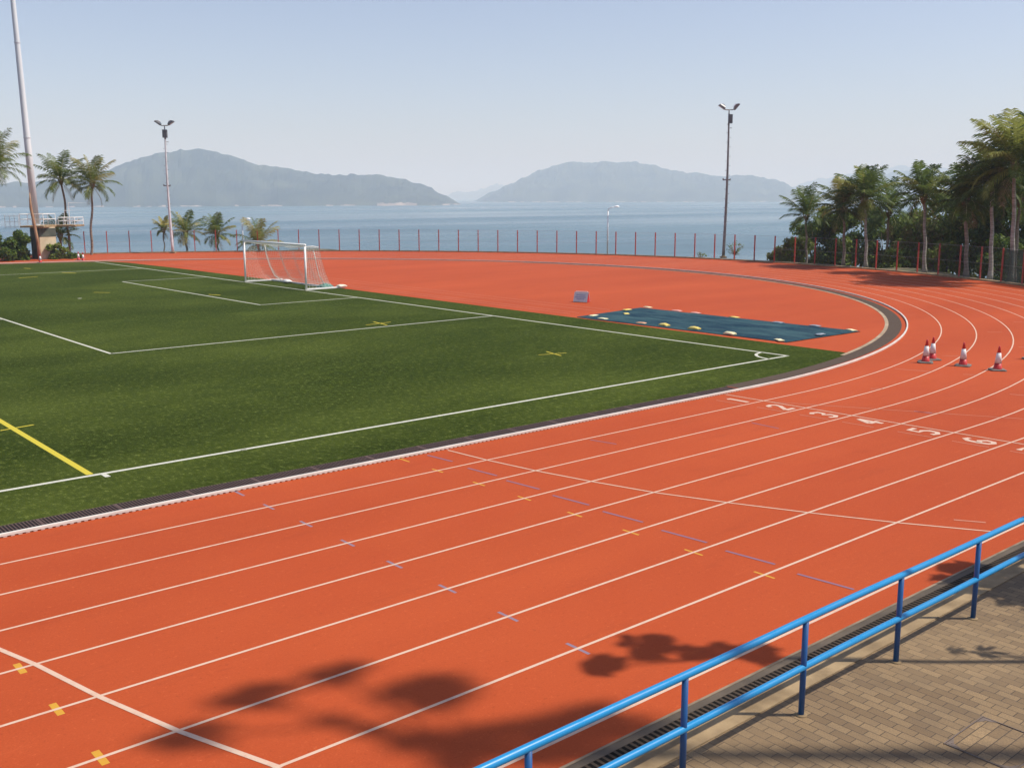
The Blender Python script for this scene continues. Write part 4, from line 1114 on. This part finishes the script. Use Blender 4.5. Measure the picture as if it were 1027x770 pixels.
mb.tube([(0, 0, -.1), (.02, .02, 3), (-.02, 0, 6), tip*.93, tip], [.06, .05, .045, .04, .03], 8)
for gx, gy, dz, r in [(-20.50, -8.98, .2, .27), (-20.68, -9.0, .2, .22), (-19.78, -8.88, .3, .30), (-19.92, -9.08, .2, .27), (-19.60, -9.0, .2, .22), (-19.55, -9.42, .1, .24), (-19.25, -9.62, 0, .26), (-18.95, -9.88, 0, .24), (-19.1, -10.05, 0, .2)]:
    c = sunpt(gx, gy, 9.6+dz) - YB; rosette(rmesh, c, r, rr, 9, .34); mb.tube([tip, tip.lerp(c, .5), c], [.025, .018, .012], 5)
for gx, gy, z, r in [(-17.0, -11.60, 4.3, .20), (-17.22, -11.36, 4.5, .13)]:
    c = sunpt(gx, gy, z) - YB; rosette(rmesh, c, r, rr, 8, .2); mb.tube([(0, 0, z-.3), Vector((0, 0, z-.2)).lerp(c, .6), c], [.02, .015, .01], 5)
mb.build('trunk', M['bark'], yt, True); rmesh.build('crown', M['umbrella_leaf'], yt)
tree(Vector((-11.3, -14.0, 0)), 6.6, 2.6, 'bushy tree on the terrace at the right, shading the end of the railing', 131, ('leaf_b', 'leaf_a'), leaf=.15, n=2600, low=.45, grp='trees on the terrace')

# ------------------------------------------------------------------ haze
mb = MB(); HB = 30000; mb.box((0, 0, 110), (2*HB, 2*HB, 266))
hz = mb.build('haze', None or bpy.data.materials.new('haze_air')); hz['kind'] = 'stuff'
hm = hz.data.materials[0]; hm.use_nodes = True; nt = hm.node_tree
for nd in list(nt.nodes):
    if nd.type != 'OUTPUT_MATERIAL': nt.nodes.remove(nd)
pv = nt.nodes.new('ShaderNodeVolumePrincipled'); pv.inputs['Absorption Color'].default_value = (1, 1, 1, 1); pv.inputs['Color'].default_value = (.68, .83, 1.0, 1); pv.inputs['Density'].default_value = .00031; pv.inputs['Anisotropy'].default_value = 0.0
nt.links.new(pv.outputs[0], nt.nodes['Material Output'].inputs['Volume'])

# ------------------------------------------------------------------ light
w = bpy.data.worlds.new('World'); scene.world = w; w.use_nodes = True; nt = w.node_tree
bg = nt.nodes['Background']; sk = nt.nodes.new('ShaderNodeTexSky'); sk.sky_type = 'NISHITA'; sk.sun_disc = False
sk.sun_elevation = R(55); sk.sun_rotation = R(131.6); sk.altitude = 20; sk.air_density = 1.0; sk.dust_density = 1.0; sk.ozone_density = 2.0
hs = nt.nodes.new('ShaderNodeHueSaturation'); hs.inputs['Saturation'].default_value = .86; hs.inputs['Value'].default_value = .95; nt.links.new(sk.outputs[0], hs.inputs['Color'])
nt.links.new(mixc(nt, 1.0, hs.outputs[0], (1.07, 1.0, 1.07), 'MULTIPLY'), bg.inputs['Color']); bg.inputs['Strength'].default_value = .125
sd = bpy.data.lights.new('sun', 'SUN'); sd.energy = 5.0; sd.angle = R(.60); sd.color = (1.0, .93, .82)
so = bpy.data.objects.new('sun', sd); COL.objects.link(so)
so.rotation_euler = SD.to_track_quat('Z', 'Y').to_euler(); so.location = (20, -40, 60)

vs = scene.view_settings; vs.view_transform = 'Standard'; vs.look = 'None'; vs.gamma = 1; vs.exposure = .1; vs.use_curve_mapping = False
scene.render.engine = 'CYCLES'
cy = scene.cycles; cy.max_bounces = 8; cy.transparent_max_bounces = 16; cy.volume_bounces = 3; cy.use_denoising = True
cy.sample_clamp_indirect = 8
